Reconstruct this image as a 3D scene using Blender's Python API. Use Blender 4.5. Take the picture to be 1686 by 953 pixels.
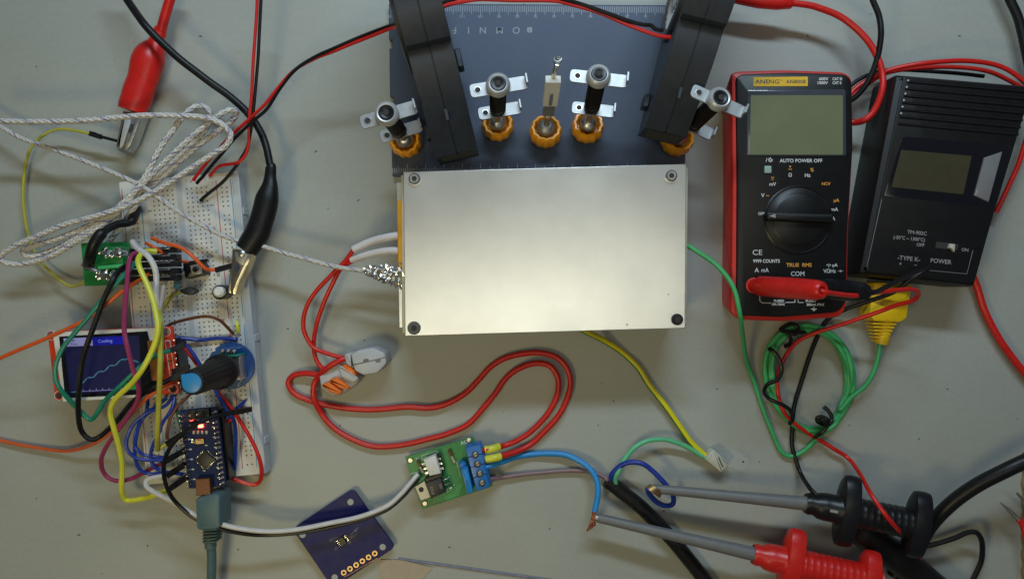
import bpy, math, random
from mathutils import Vector, Matrix, noise
WSEED = 0.0
from math import sin, cos, pi, radians, sqrt, atan2
random.seed(7)
for o in list(bpy.data.objects): bpy.data.objects.remove(o)
S = bpy.context.scene
COL = S.collection
# ------------------------------------------------------------ camera, lamps, exposure
# one unit is 33 mm; the phone looks straight down from H units above the bench
H = 13.0
cam_d = bpy.data.cameras.new('camera'); cam = bpy.data.objects.new('camera', cam_d); COL.objects.link(cam)
cam.location = (0, 0, H); cam_d.sensor_fit = 'HORIZONTAL'; cam_d.sensor_width = 36
cam_d.lens = 36 * H / 16.86; cam_d.clip_start = 0.1; cam_d.clip_end = 300
S.camera = cam
S.render.resolution_x = 1024; S.render.resolution_y = 578
W = bpy.data.worlds.new('World'); S.world = W; W.use_nodes = True
W.node_tree.nodes['Background'].inputs[0].default_value = (0.80, 0.88, 1.0, 1)
W.node_tree.nodes['Background'].inputs[1].default_value = 0.07
def lamp(name, loc, target, sx, sy, power, col):
    d = bpy.data.lights.new(name, 'AREA'); d.shape = 'RECTANGLE'; d.size = sx; d.size_y = sy
    d.energy = power; d.color = col
    o = bpy.data.objects.new(name, d); COL.objects.link(o); o.location = loc
    o.rotation_euler = (Vector(target) - Vector(loc)).to_track_quat('-Z', 'Y').to_euler()
    return o
lamp('cool_tube_lamp', (1.5, 13.5, 14), (0, 1.5, 0), 13, 1.3, 2400, (0.66, 0.85, 1.0))
lamp('warm_desk_lamp', (-6.5, -7.5, 15), (0, 0, 0), 3.6, 3.0, 640, (1.0, 0.83, 0.38))
lamp('ceiling_panel_lamp', (0.5, -1.6, 24), (0.2, 0, 0), 15, 4.2, 480, (1.0, 0.98, 0.80))
S.view_settings.view_transform = 'Standard'; S.view_settings.look = 'None'
S.view_settings.exposure = 0.0; S.view_settings.gamma = 1.0

# ------------------------------------------------------------ helpers
def P(px, py, z=0.0):
    """the point at height z that the camera sees at photo pixel (px, py)"""
    k = (H - z) / H / 100.0
    return Vector(((px - 843) * k, (476.5 - py) * k, z))
MATS = {}
def mat(name, col, rough=0.5, metal=0.0, var=0.06, scale=6.0, bump=0.0, bscale=40.0, spec=0.5, coat=0.0,
        alpha=1.0, trans=0.0, emit=None, estr=0.0, extra=None):
    if name in MATS: return MATS[name]
    m = bpy.data.materials.new(name); m.use_nodes = True; nt = m.node_tree; N = nt.nodes; L = nt.links
    b = N['Principled BSDF']; b.inputs['Roughness'].default_value = rough; b.inputs['Metallic'].default_value = metal
    b.inputs['Specular IOR Level'].default_value = spec; b.inputs['Coat Weight'].default_value = coat
    b.inputs['Alpha'].default_value = alpha; b.inputs['Transmission Weight'].default_value = trans
    tc = N.new('ShaderNodeTexCoord'); nz = N.new('ShaderNodeTexNoise'); nz.inputs['Scale'].default_value = scale
    nz.inputs['Detail'].default_value = 6; L.new(tc.outputs['Object'], nz.inputs['Vector'])
    r = N.new('ShaderNodeValToRGB'); r.color_ramp.elements[0].position = 0.3; r.color_ramp.elements[1].position = 0.7
    c = col
    r.color_ramp.elements[0].color = tuple(max(0, x * (1 - var)) for x in c) + (1,)
    r.color_ramp.elements[1].color = tuple(min(1, x * (1 + var)) for x in c) + (1,)
    L.new(nz.outputs['Fac'], r.inputs['Fac']); L.new(r.outputs['Color'], b.inputs['Base Color'])
    mr = N.new('ShaderNodeMapRange'); mr.inputs['To Min'].default_value = max(0.02, rough * 0.85); mr.inputs['To Max'].default_value = min(1, rough * 1.18)
    L.new(nz.outputs['Fac'], mr.inputs['Value']); L.new(mr.outputs['Result'], b.inputs['Roughness'])
    if bump:
        n2 = N.new('ShaderNodeTexNoise'); n2.inputs['Scale'].default_value = bscale; n2.inputs['Detail'].default_value = 4
        L.new(tc.outputs['Object'], n2.inputs['Vector'])
        bp = N.new('ShaderNodeBump'); bp.inputs['Strength'].default_value = bump; bp.inputs['Distance'].default_value = 0.02
        L.new(n2.outputs['Fac'], bp.inputs['Height']); L.new(bp.outputs['Normal'], b.inputs['Normal'])
    if emit:
        b.inputs['Emission Color'].default_value = emit + (1,); b.inputs['Emission Strength'].default_value = estr
    if extra: extra(nt, b, tc, r)
    MATS[name] = m
    return m

class MB:
    def __init__(s): s.v = []; s.f = []; s.mi = []; s.uv = {}; s.mats = []
    def mat(s, m):
        if m not in s.mats: s.mats.append(m)
        return s.mats.index(m)
    def add(s, vs, fs, m):
        k = len(s.v); i = s.mat(m); s.v += [Vector(q) for q in vs]
        for f in fs: s.f.append([k + a for a in f]); s.mi.append(i)
        return k
    def hexa(s, b, t, m):
        """b, t: 4 points each, counter-clockwise seen from above"""
        s.add(list(b) + list(t), [(3, 2, 1, 0), (4, 5, 6, 7), (0, 1, 5, 4), (1, 2, 6, 5), (2, 3, 7, 6), (3, 0, 4, 7)], m)
    def box(s, c, sz, m, M=None):
        x, y, z = sz[0] / 2, sz[1] / 2, sz[2] / 2
        q = [Vector(c) + Vector(a) for a in ((-x, -y, -z), (x, -y, -z), (x, y, -z), (-x, y, -z), (-x, -y, z), (x, -y, z), (x, y, z), (-x, y, z))]
        if M: q = [M @ a for a in q]
        s.hexa(q[:4], q[4:], m)
    def prism(s, pts, z0, z1, m, chamfer=0.0, bs=None):
        """pts: photo pixels of the top outline (any order of turn) at height z1; straight walls down to z0"""
        w = [P(a[0], a[1], z1) for a in pts]
        s.poly(w, z0, z1, m, chamfer, bs)
    def poly(s, w, z0, z1, m, chamfer=0.0, bs=None):
        ar = sum(w[i].x * w[(i + 1) % len(w)].y - w[(i + 1) % len(w)].x * w[i].y for i in range(len(w)))
        if ar < 0: w = w[::-1]
        n = len(w)
        bs = bs or (1, 1); cc = sum(w, Vector((0, 0, 0))) / n
        rings = [[Vector((cc.x + (a.x - cc.x) * bs[0], cc.y + (a.y - cc.y) * bs[1], z0)) for a in w]]
        if chamfer:
            c = sum(w, Vector((0, 0, 0))) / n
            rings.append([Vector((a.x, a.y, z1 - chamfer)) for a in w])
            ins = []
            for i in range(n):
                p0, p1, p2 = w[i - 1], w[i], w[(i + 1) % n]
                e1 = (p1 - p0).to_2d(); e2 = (p2 - p1).to_2d()
                if e1.length < 1e-9 or e2.length < 1e-9: ins.append(p1.copy()); continue
                e1.normalize(); e2.normalize()
                nn = Vector((-e1.y - e2.y, e1.x + e2.x)); 
                if nn.length < 1e-6: nn = Vector((-e1.y, e1.x))
                nn.normalize(); k = max(0.4, nn.dot(Vector((-e1.y, e1.x))))
                ins.append(Vector((p1.x + nn.x * chamfer / k, p1.y + nn.y * chamfer / k, z1)))
            mid = [Vector((a.x * .3 + b.x * .7, a.y * .3 + b.y * .7, z1 - chamfer * .3)) for a, b in zip(ins, rings[-1])]
            rings.append(mid); rings.append(ins)
        else: rings.append([Vector((a.x, a.y, z1)) for a in w])
        vs = [a for r in rings for a in r]; fs = [tuple(range(n - 1, -1, -1)), tuple(range(len(vs) - n, len(vs)))]
        for k in range(len(rings) - 1):
            for i in range(n):
                j = (i + 1) % n
                fs.append((k * n + i, k * n + j, (k + 1) * n + j, (k + 1) * n + i))
        s.add(vs, fs, m)
    def tube(s, path, r, m, n=8, flat=1.0, cap=True, twist=0):
        path = [Vector(p) for p in path]; L = len(path); rr = r if isinstance(r, (list, tuple)) else [r] * L
        up = Vector((0, 0, 1)); vs = []; ln = 0; prev = None; uvs = []
        for i, p in enumerate(path):
            t = (path[min(i + 1, L - 1)] - path[max(i - 1, 0)])
            if t.length < 1e-9: t = Vector((1, 0, 0))
            t.normalize()
            if prev is None:
                a = t.cross(up)
                if a.length < 0.05: a = Vector((1, 0, 0)) - t * t.x
            else: a = prev - t * prev.dot(t)
            a.normalize(); prev = a; b = a.cross(t); b.normalize()
            if i: ln += (p - path[i - 1]).length
            for k in range(n):
                q = 2 * pi * k / n
                d = a * cos(q) + b * sin(q)
                if flat != 1.0: d.z *= flat
                vs.append(p + d * rr[i]); uvs.append(ln)
        base = len(s.v); fs = []
        for i in range(L - 1):
            for k in range(n):
                j = (k + 1) % n
                fs.append((i * n + k, (i + 1) * n + k, (i + 1) * n + j, i * n + j))
        k0 = len(s.f); s.add(vs, fs, m)
        for q, (i, k) in enumerate([(i, k) for i in range(L - 1) for k in range(n)]):
            s.uv[k0 + q] = [(k / n, uvs[i * n]), (k / n, uvs[(i + 1) * n]), ((k + 1) / n, uvs[(i + 1) * n]), ((k + 1) / n, uvs[i * n])]
        if cap:
            i = s.mat(m)
            s.f.append([base + k for k in range(n)]); s.mi.append(i)
            s.f.append([base + (L - 1) * n + k for k in range(n - 1, -1, -1)]); s.mi.append(i)
    def lathe(s, prof, M, m, n=24, knurl=0.0, kn=12):
        vs = []; fs = []
        for (r, h) in prof:
            for k in range(n):
                q = 2 * pi * k / n
                rr = r * (1 + (knurl * (0.5 + 0.5 * cos(q * kn)) if r > 0.02 else 0))
                vs.append(M @ Vector((rr * cos(q), rr * sin(q), h)))
        for i in range(len(prof) - 1):
            for k in range(n):
                j = (k + 1) % n
                fs.append((i * n + k, i * n + j, (i + 1) * n + j, (i + 1) * n + k))
        fs.append(tuple(range(n - 1, -1, -1))); fs.append(tuple((len(prof) - 1) * n + k for k in range(n)))
        s.add(vs, fs, m)
    def cyl(s, px, py, z0, z1, rpx, m, n=24, ch=0.01):
        """upright cylinder whose top the camera sees at (px,py)"""
        c = P(px, py, z1); r = rpx / 100 * (H - z1) / H
        s.lathe([(r, z0), (r, z1 - ch), (r - ch, z1)], Matrix.Translation((c.x, c.y, 0)), m, n)
    def text(s, body, px, py, z, hpx, m, ang=0.0, xs=1.0, bold=0.0, align='CENTER', space=1.0, local=None):
        cu = bpy.data.curves.new('t', 'FONT'); cu.body = body; cu.size = 1.0; cu.align_x = align; cu.align_y = 'CENTER'
        cu.offset = bold; cu.resolution_u = 3; cu.space_character = space
        o = bpy.data.objects.new('t', cu); COL.objects.link(o)
        dg = bpy.context.evaluated_depsgraph_get(); me = o.evaluated_get(dg).to_mesh()
        if local is None:
            c = P(px, py, z); k = hpx / 100 * (H - z) / H / 0.70
            M = Matrix.Translation(c) @ Matrix.Rotation(-radians(ang), 4, 'Z') @ Matrix.Diagonal((k * xs, k, 1, 1))
        else: M = local
        s.add([M @ v.co for v in me.vertices], [tuple(p.vertices) for p in me.polygons], m)
        o.evaluated_get(dg).to_mesh_clear(); bpy.data.objects.remove(o); bpy.data.curves.remove(cu)
    def build(s, name, parent=None, smooth=40, bevel=0.0, seg=2, local=False):
        me = bpy.data.meshes.new(name)
        off = Vector((0, 0, 0)) if (parent is None or local) else OFF.get(parent.name, Vector((0, 0, 0)))
        me.from_pydata([tuple(q - off) for q in s.v], [], s.f)
        for m in s.mats: me.materials.append(m)
        me.polygons.foreach_set('material_index', s.mi)
        if s.uv:
            ul = me.uv_layers.new(name='UVMap')
            for fi, c in s.uv.items():
                p = me.polygons[fi]
                for k, li in enumerate(p.loop_indices): ul.data[li].uv = c[k]
        if smooth:
            me.polygons.foreach_set('use_smooth', [True] * len(me.polygons)); me.set_sharp_from_angle(angle=radians(smooth))
        me.update(); me.validate()
        o = bpy.data.objects.new(name, me); COL.objects.link(o)
        if bevel:
            b = o.modifiers.new('bevel', 'BEVEL'); b.width = bevel; b.segments = seg; b.limit_method = 'ANGLE'; b.angle_limit = radians(50)
        if parent: o.parent = parent; OFF[o.name] = off
        return o
OFF = {}
def thing(name, label, cat, loc=(0, 0, 0), group=None, rot=(0, 0, 0)):
    o = bpy.data.objects.new(name, None); COL.objects.link(o); o.empty_display_size = 0.1
    o.location = loc; o.rotation_euler = rot; o['label'] = label; o['category'] = cat
    if group: o['group'] = group
    OFF[o.name] = Vector(loc)
    return o
def relabel(o, label): o['label'] = label
def dup(root, loc, rot, label):
    r = root.copy(); COL.objects.link(r); r.location = loc; r.rotation_euler = rot; r['label'] = label
    for ch in root.children:
        c = ch.copy(); COL.objects.link(c); c.parent = r
        for g in ch.children: d = g.copy(); COL.objects.link(d); d.parent = c
    return r
def spline(pts, sub=7):
    out = []; n = len(pts)
    for i in range(n - 1):
        p0 = pts[max(i - 1, 0)]; p1 = pts[i]; p2 = pts[i + 1]; p3 = pts[min(i + 2, n - 1)]
        for k in range(sub):
            t = k / sub; t2 = t * t; t3 = t2 * t
            out.append(tuple(0.5 * ((2 * p1[a]) + (-p0[a] + p2[a]) * t + (2 * p0[a] - 5 * p1[a] + 4 * p2[a] - p3[a]) * t2 + (-p0[a] + 3 * p1[a] - 3 * p2[a] + p3[a]) * t3) for a in range(len(p1))))
    out.append(tuple(pts[-1])); return out
def path(pts, z=0.06, sub=7):
    q = [(p[0], p[1], p[2] if len(p) > 2 else z) for p in pts]
    # a given height holds until the next given one: interpolate between given heights
    idx = [i for i, p in enumerate(pts) if len(p) > 2]
    if idx:
        zs = [None] * len(pts)
        for i in idx: zs[i] = pts[i][2]
        for i in range(len(pts)):
            if zs[i] is None:
                a = [j for j in idx if j < i]; b = [j for j in idx if j > i]
                if a and b: t = (i - a[-1]) / (b[0] - a[-1]); zs[i] = zs[a[-1]] * (1 - t) + zs[b[0]] * t
                else: zs[i] = zs[a[-1]] if a else zs[b[0]]
        q = [(p[0], p[1], zz) for p, zz in zip(q, zs)]
    out = [P(*w) for w in spline(q, sub)]
    global WSEED
    WSEED += 7.3
    n = len(out)
    for i, p in enumerate(out):
        if 2 < i < n - 3:
            v = noise.noise_vector(Vector((p.x * 1.6 + WSEED, p.y * 1.6, 0)))
            p.x += v.x * .012; p.y += v.y * .012
    return out
def roundpoly(pts, r, seg=5):
    out = []; n = len(pts)
    for i in range(n):
        p0, p1, p2 = Vector(pts[i - 1][:2]), Vector(pts[i][:2]), Vector(pts[(i + 1) % n][:2])
        a = (p0 - p1); b = (p2 - p1); ra = min(r, a.length * .45, b.length * .45)
        a.normalize(); b.normalize(); s0 = p1 + a * ra; s1 = p1 + b * ra
        for k in range(seg + 1):
            t = k / seg; out.append(tuple(s0 * (1 - t) ** 2 + p1 * 2 * t * (1 - t) + s1 * t * t))
    return out
def qm(c, u, v):
    """bilinear map of four pixel corners TL,TR,BR,BL"""
    return tuple((c[0][i] * (1 - u) + c[1][i] * u) * (1 - v) + (c[3][i] * (1 - u) + c[2][i] * u) * v for i in (0, 1))
def qrect(c, u0, v0, u1, v1): return [qm(c, u0, v0), qm(c, u1, v0), qm(c, u1, v1), qm(c, u0, v1)]
def axis_matrix(a, b):
    a = Vector(a); b = Vector(b); q = (b - a).to_track_quat('Z', 'Y')
    return Matrix.Translation(a) @ q.to_matrix().to_4x4()

# ------------------------------------------------------------ materials
def ex_table(nt, b, tc, r):
    N = nt.nodes; L = nt.links
    big = N.new('ShaderNodeTexNoise'); big.inputs['Scale'].default_value = 0.45; big.inputs['Detail'].default_value = 3
    L.new(tc.outputs['Object'], big.inputs['Vector'])
    mx = N.new('ShaderNodeMix'); mx.data_type = 'RGBA'; mx.blend_type = 'MULTIPLY'; mx.inputs[0].default_value = 1
    rr = N.new('ShaderNodeValToRGB'); rr.color_ramp.elements[0].position = .3; rr.color_ramp.elements[0].color = (.9, .9, .88, 1); rr.color_ramp.elements[1].position = .7; rr.color_ramp.elements[1].color = (1, 1, 1, 1)
    L.new(big.outputs['Fac'], rr.inputs['Fac']); L.new(r.outputs['Color'], mx.inputs[6]); L.new(rr.outputs['Color'], mx.inputs[7])
    # crumbs and specks
    vo = N.new('ShaderNodeTexVoronoi'); vo.inputs['Scale'].default_value = 1.6; vo.inputs['Randomness'].default_value = 1
    sc = N.new('ShaderNodeMapping'); sc.inputs['Scale'].default_value = (1, 1.7, 1); sc.inputs['Rotation'].default_value = (0, 0, .6)
    L.new(tc.outputs['Object'], sc.inputs['Vector']); L.new(sc.outputs['Vector'], vo.inputs['Vector'])
    sp = N.new('ShaderNodeValToRGB'); sp.color_ramp.elements[0].position = .022; sp.color_ramp.elements[0].color = (.35, .33, .3, 1); sp.color_ramp.elements[1].position = .034; sp.color_ramp.elements[1].color = (1, 1, 1, 1)
    L.new(vo.outputs['Distance'], sp.inputs['Fac'])
    m2 = N.new('ShaderNodeMix'); m2.data_type = 'RGBA'; m2.blend_type = 'MULTIPLY'; m2.inputs[0].default_value = .8
    L.new(mx.outputs[2], m2.inputs[6]); L.new(sp.outputs['Color'], m2.inputs[7])
    # faint wiped scratches
    mp = N.new('ShaderNodeMapping'); mp.inputs['Scale'].default_value = (.6, 5, 1); mp.inputs['Rotation'].default_value = (0, 0, .25)
    L.new(tc.outputs['Object'], mp.inputs['Vector']); n3 = N.new('ShaderNodeTexNoise'); n3.inputs['Scale'].default_value = 2.2; n3.inputs['Detail'].default_value = 8; n3.inputs['Roughness'].default_value = .7
    L.new(mp.outputs['Vector'], n3.inputs['Vector'])
    s3 = N.new('ShaderNodeValToRGB'); s3.color_ramp.elements[0].position = .3; s3.color_ramp.elements[0].color = (.97, .97, .965, 1); s3.color_ramp.elements[1].position = .6; s3.color_ramp.elements[1].color = (1, 1, 1, 1)
    L.new(n3.outputs['Fac'], s3.inputs['Fac'])
    m3 = N.new('ShaderNodeMix'); m3.data_type = 'RGBA'; m3.blend_type = 'MULTIPLY'; m3.inputs[0].default_value = 1
    L.new(m2.outputs[2], m3.inputs[6]); L.new(s3.outputs['Color'], m3.inputs[7]); L.new(m3.outputs[2], b.inputs['Base Color'])
m_table = mat('bench_laminate', (.385, .395, .36), .5, var=.03, scale=14, bump=.12, bscale=60, extra=ex_table)
def ex_brush(nt, b, tc, r):
    N = nt.nodes; L = nt.links
    mp = N.new('ShaderNodeMapping'); mp.inputs['Scale'].default_value = (2.0, 160, 1)
    L.new(tc.outputs['Object'], mp.inputs['Vector']); n = N.new('ShaderNodeTexNoise'); n.inputs['Scale'].default_value = 1; n.inputs['Detail'].default_value = 5
    L.new(mp.outputs['Vector'], n.inputs['Vector'])
    bp = N.new('ShaderNodeBump'); bp.inputs['Strength'].default_value = .07; bp.inputs['Distance'].default_value = .01
    L.new(n.outputs['Fac'], bp.inputs['Height']); L.new(bp.outputs['Normal'], b.inputs['Normal'])
    vo = N.new('ShaderNodeTexVoronoi'); vo.inputs['Scale'].default_value = 2.4
    L.new(tc.outputs['Object'], vo.inputs['Vector'])
    sp = N.new('ShaderNodeValToRGB'); sp.color_ramp.elements[0].position = .035; sp.color_ramp.elements[0].color = (.30, .29, .26, 1); sp.color_ramp.elements[1].position = .05; sp.color_ramp.elements[1].color = (1, 1, 1, 1)
    L.new(vo.outputs['Distance'], sp.inputs['Fac'])
    sm = N.new('ShaderNodeTexNoise'); sm.inputs['Scale'].default_value = .7; sm.inputs['Detail'].default_value = 2
    L.new(tc.outputs['Object'], sm.inputs['Vector']); mr = N.new('ShaderNodeMapRange'); mr.inputs['From Min'].default_value = .35; mr.inputs['From Max'].default_value = .7; mr.inputs['To Min'].default_value = .30; mr.inputs['To Max'].default_value = .35
    L.new(sm.outputs['Fac'], mr.inputs['Value']); L.new(mr.outputs['Result'], b.inputs['Roughness'])
    m2 = N.new('ShaderNodeMix'); m2.data_type = 'RGBA'; m2.blend_type = 'MULTIPLY'; m2.inputs[0].default_value = .7
    L.new(r.outputs['Color'], m2.inputs[6]); L.new(sp.outputs['Color'], m2.inputs[7]); L.new(m2.outputs[2], b.inputs['Base Color'])
m_alu = mat('brushed_aluminium', (.86, .86, .82), .31, 1.0, var=.03, scale=3, extra=ex_brush)
def ex_braid(nt, b, tc, r):
    N = nt.nodes; L = nt.links
    mp = N.new('ShaderNodeMapping'); mp.inputs['Scale'].default_value = (1, 9, 1); L.new(tc.outputs['UV'], mp.inputs['Vector'])
    sx = N.new('ShaderNodeSeparateXYZ'); L.new(mp.outputs['Vector'], sx.inputs[0])
    def wave(sgn):
        a = N.new('ShaderNodeMath'); a.operation = 'MULTIPLY'; a.inputs[1].default_value = 4 * sgn; L.new(sx.outputs['X'], a.inputs[0])
        c = N.new('ShaderNodeMath'); c.operation = 'ADD'; L.new(a.outputs[0], c.inputs[0]); L.new(sx.outputs['Y'], c.inputs[1])
        d = N.new('ShaderNodeMath'); d.operation = 'MULTIPLY'; d.inputs[1].default_value = 2 * pi; L.new(c.outputs[0], d.inputs[0])
        e = N.new('ShaderNodeMath'); e.operation = 'SINE'; L.new(d.outputs[0], e.inputs[0]); return e
    w1 = wave(1); w2 = wave(-1); mm = N.new('ShaderNodeMath'); mm.operation = 'MAXIMUM'; L.new(w1.outputs[0], mm.inputs[0]); L.new(w2.outputs[0], mm.inputs[1])
    bp = N.new('ShaderNodeBump'); bp.inputs['Strength'].default_value = .7; bp.inputs['Distance'].default_value = .015
    L.new(mm.outputs[0], bp.inputs['Height']); L.new(bp.outputs['Normal'], b.inputs['Normal'])
    # blue tracer thread: a slow diagonal
    a = N.new('ShaderNodeMath'); a.operation = 'MULTIPLY'; a.inputs[1].default_value = .28; L.new(sx.outputs['Y'], a.inputs[0])
    c = N.new('ShaderNodeMath'); c.operation = 'ADD'; L.new(a.outputs[0], c.inputs[0]); L.new(sx.outputs['X'], c.inputs[1])
    f = N.new('ShaderNodeMath'); f.operation = 'FRACT'; L.new(c.outputs[0], f.inputs[0])
    g = N.new('ShaderNodeMath'); g.operation = 'LESS_THAN'; g.inputs[1].default_value = .13; L.new(f.outputs[0], g.inputs[0])
    mx = N.new('ShaderNodeMix'); mx.data_type = 'RGBA'; mx.inputs[7].default_value = (.22, .22, .42, 1)
    gg = N.new('ShaderNodeMath'); gg.operation = 'MULTIPLY'; gg.inputs[1].default_value = .7; L.new(g.outputs[0], gg.inputs[0])
    L.new(gg.outputs[0], mx.inputs[0]); L.new(r.outputs['Color'], mx.inputs[6]); L.new(mx.outputs[2], b.inputs['Base Color'])
m_braid = mat('glass_fibre_braid', (.66, .63, .60), .6, var=.12, scale=20, extra=ex_braid)
def wm(n, c, rough=.38, var=.07): return mat(n, c, rough, var=var, scale=9, bump=.08, bscale=25)
m_red = wm('red_pvc', (.60, .014, .010), .34); m_dred = wm('dark_red_pvc', (.55, .016, .010))
m_blk = mat('black_rubber', (.007, .007, .008), .40, spec=.35, var=.2, scale=12, bump=.1, bscale=50)
m_blkp = mat('black_plastic', (.008, .008, .010), .33, spec=.4, var=.15, scale=10, bump=.08, bscale=90)
m_teal = wm('teal_pvc', (.01, .22, .14)); m_green = wm('green_pvc', (.055, .40, .135)); m_mint = wm('mint_pvc', (.12, .50, .25))
m_orange = wm('orange_pvc', (.72, .11, .015)); m_dorange = wm('red_orange_pvc', (.68, .12, .03)); m_mag = wm('magenta_pvc', (.30, .03, .11)); m_dmag = wm('crimson_pvc', (.26, .022, .045))
m_yel = wm('yellow_pvc', (.66, .66, .05)); m_dyel = wm('olive_yellow_pvc', (.45, .42, .05)); m_white = wm('white_pvc', (.62, .60, .60)); m_lilac = wm('lilac_pvc', (.5, .47, .53))
m_blue = wm('blue_pvc', (.008, .035, .30)); m_lblue = wm('light_blue_pvc', (.02, .25, .62)); m_brown = wm('brown_pvc', (.14, .045, .02)); m_pbrown = wm('mauve_brown_pvc', (.24, .15, .16))
m_dgreen = wm('dark_green_pvc', (.015, .10, .03))
m_steel = mat('bright_steel', (.40, .40, .395), .50, 1, var=.06, scale=10); m_dsteel = mat('worn_steel', (.55, .54, .52), .35, 1, var=.15, scale=12)
m_brass = mat('tinned_brass', (.72, .62, .42), .25, 1, var=.12, scale=10); m_copper = mat('bare_copper', (.75, .38, .22), .35, 1, var=.15, scale=20)
m_gold = mat('gold_pads', (.60, .42, .20), .45, 1); m_solder = mat('solder', (.75, .74, .72), .2, 1, var=.1, bump=.4, bscale=14)
m_ring = mat('satin_washer', (.52, .52, .52), .4, .45)
m_fan = mat('blower_plastic', (.018, .024, .036), .40, var=.12, scale=8, bump=.08, bscale=120, spec=.6)
m_slate = mat('slate_anodised_plate', (.062, .078, .115), .48, .35, var=.08, scale=30, bump=.15, bscale=220)
m_mark = mat('grey_engraving', (.36, .39, .43), .6); m_wprint = mat('white_print', (.62, .62, .62), .6); m_gprint = mat('grey_print', (.30, .29, .29), .6)
m_oprint = mat('orange_print', (.75, .32, .04), .6); m_yring = mat('amber_plastic', (.85, .34, .008), .32, var=.08)
m_kapton = mat('amber_film', (.62, .27, .02), .22, var=.15); m_ceram = mat('cream_insulation', (.55, .53, .40), .8, var=.1, bump=.3)
m_sleeve = mat('white_silicone_sleeve', (.62, .58, .58), .5, var=.05); m_bb = mat('cream_abs', (.63, .62, .585), .5, var=.03, scale=5)
m_bbside = mat('pale_abs_side', (.48, .50, .52), .5); m_hole = mat('socket_hole', (.035, .033, .03), .8)
m_lr = mat('red_rail_line', (.50, .12, .12), .6); m_lb = mat('blue_rail_line', (.06, .28, .5), .6); m_pk = mat('number_print', (.09, .08, .08), .6)
m_pcbg = mat('green_solder_mask', (.012, .20, .045), .35, var=.15, scale=18, coat=.3); m_pcbb = mat('navy_solder_mask', (.003, .006, .085), .5, var=.12, spec=.3)
m_pcbn = mat('blue_solder_mask', (.003, .014, .075), .6, var=.2, scale=25, spec=.3); m_pcbr = mat('red_solder_mask', (.62, .045, .010), .6, var=.08, spec=.3)
m_enc = mat('cobalt_solder_mask', (.004, .055, .20), .35, var=.12); m_chip = mat('epoxy_chip', (.02, .02, .02), .45, bump=.1, bscale=120); m_chipw = mat('white_epoxy', (.68, .67, .64), .5)
m_bezel = mat('white_bezel', (.66, .66, .62), .5); m_glassb = mat('black_display_glass', (.006, .006, .010), .12, var=.1, coat=.5)
m_flex = mat('amber_flex', (.30, .10, .015), .35, var=.2); m_knob = mat('matte_knob', (.008, .008, .009), .5, spec=.35, bump=.1, bscale=80); m_cap = mat('sky_blue_cap', (.02, .22, .50), .4)
m_usb = mat('grey_blue_pvc', (.075, .135, .15), .5, var=.06); m_usbm = mat('tarnished_connector', (.13, .06, .035), .45, .6, var=.3, scale=30)
m_tblue = mat('terminal_blue', (.01, .15, .47), .35); m_screen = mat('navy_screen', (.006, .006, .025), .3, emit=(.014, .016, .085), estr=.3)
m_sblue = mat('screen_blue', (.01, .01, .3), .2, emit=(.01, .015, .32), estr=.3); m_sgrey = mat('screen_grey', (.2, .2, .4), .2, emit=(.22, .22, .45), estr=.5)
m_sline = mat('screen_trace', (.06, .2, .28), .2, emit=(.08, .27, .36), estr=.35); m_sgreen = mat('screen_green', (.02, .2, .05), .2, emit=(.02, .22, .05), estr=.4); m_stxt = mat('screen_text', (.3, .35, .8), .2, emit=(.2, .26, .8), estr=.35)
m_led = mat('lit_red_led', (1, .1, .05), .3, emit=(1, .04, .02), estr=30); m_mred = mat('red_rubber_holster', (.55, .02, .012), .42, var=.05, bump=.06, bscale=80)
m_mface = mat('black_meter_face', (.008, .008, .008), .36, spec=.35, var=.1, bump=.05, bscale=120); m_lcd = mat('grey_green_lcd', (.16, .175, .095), .3, var=.05, scale=2, coat=.4); m_ylab = mat('yellow_label', (.75, .45, .02), .5)
m_rim = mat('dark_screen_rim', (.05, .055, .07), .2, coat=.4); m_teala = mat('pale_teal_key', (.30, .42, .40), .5)
m_tface = mat('thermometer_shell', (.009, .0085, .009), .42, spec=.35, var=.12, bump=.12, bscale=150); m_ykc = mat('yellow_connector_plastic', (.78, .50, .004), .38, var=.05)
m_grey = mat('grey_connector_plastic', (.46, .465, .475), .45, var=.04); m_olev = mat('orange_lever', (.78, .16, .01), .35); m_gtube = mat('grey_probe_tube', (.16, .16, .165), .45, var=.08)
m_clear = mat('clear_plastic', (.7, .74, .76), .3, alpha=.10); m_cream = mat('cream_plastic', (.50, .50, .42), .5); m_beige = mat('beige_paper', (.44, .36, .26), .8)
m_card = mat('corrugated_card', (.30, .21, .10), .85, var=.15, bump=.5, bscale=30); m_foil = mat('crumpled_foil', (.85, .84, .82), .24, 1, var=.05)
m_spring = mat('black_spring', (.03, .028, .026), .3, .6); m_res = mat('blue_resistor', (.12, .38, .52), .4); m_mirror = mat('polished_cap', (.85, .85, .78), .4, .3)
def ex_eg(nt, b, tc, r):
    N = nt.nodes; L = nt.links
    sx = N.new('ShaderNodeSeparateXYZ'); L.new(tc.outputs['UV'], sx.inputs[0])
    g = N.new('ShaderNodeMath'); g.operation = 'GREATER_THAN'; g.inputs[1].default_value = .36
    sb = N.new('ShaderNodeMath'); sb.operation = 'SUBTRACT'; sb.inputs[1].default_value = .5; L.new(sx.outputs['X'], sb.inputs[0]); ab = N.new('ShaderNodeMath'); ab.operation = 'ABSOLUTE'; L.new(sb.outputs[0], ab.inputs[0]); L.new(ab.outputs[0], g.inputs[0])
    mx = N.new('ShaderNodeMix'); mx.data_type = 'RGBA'; mx.inputs[6].default_value = (.68, .60, .008, 1); mx.inputs[7].default_value = (.03, .20, .03, 1)
    L.new(g.outputs[0], mx.inputs[0]); L.new(mx.outputs[2], b.inputs['Base Color'])
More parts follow.
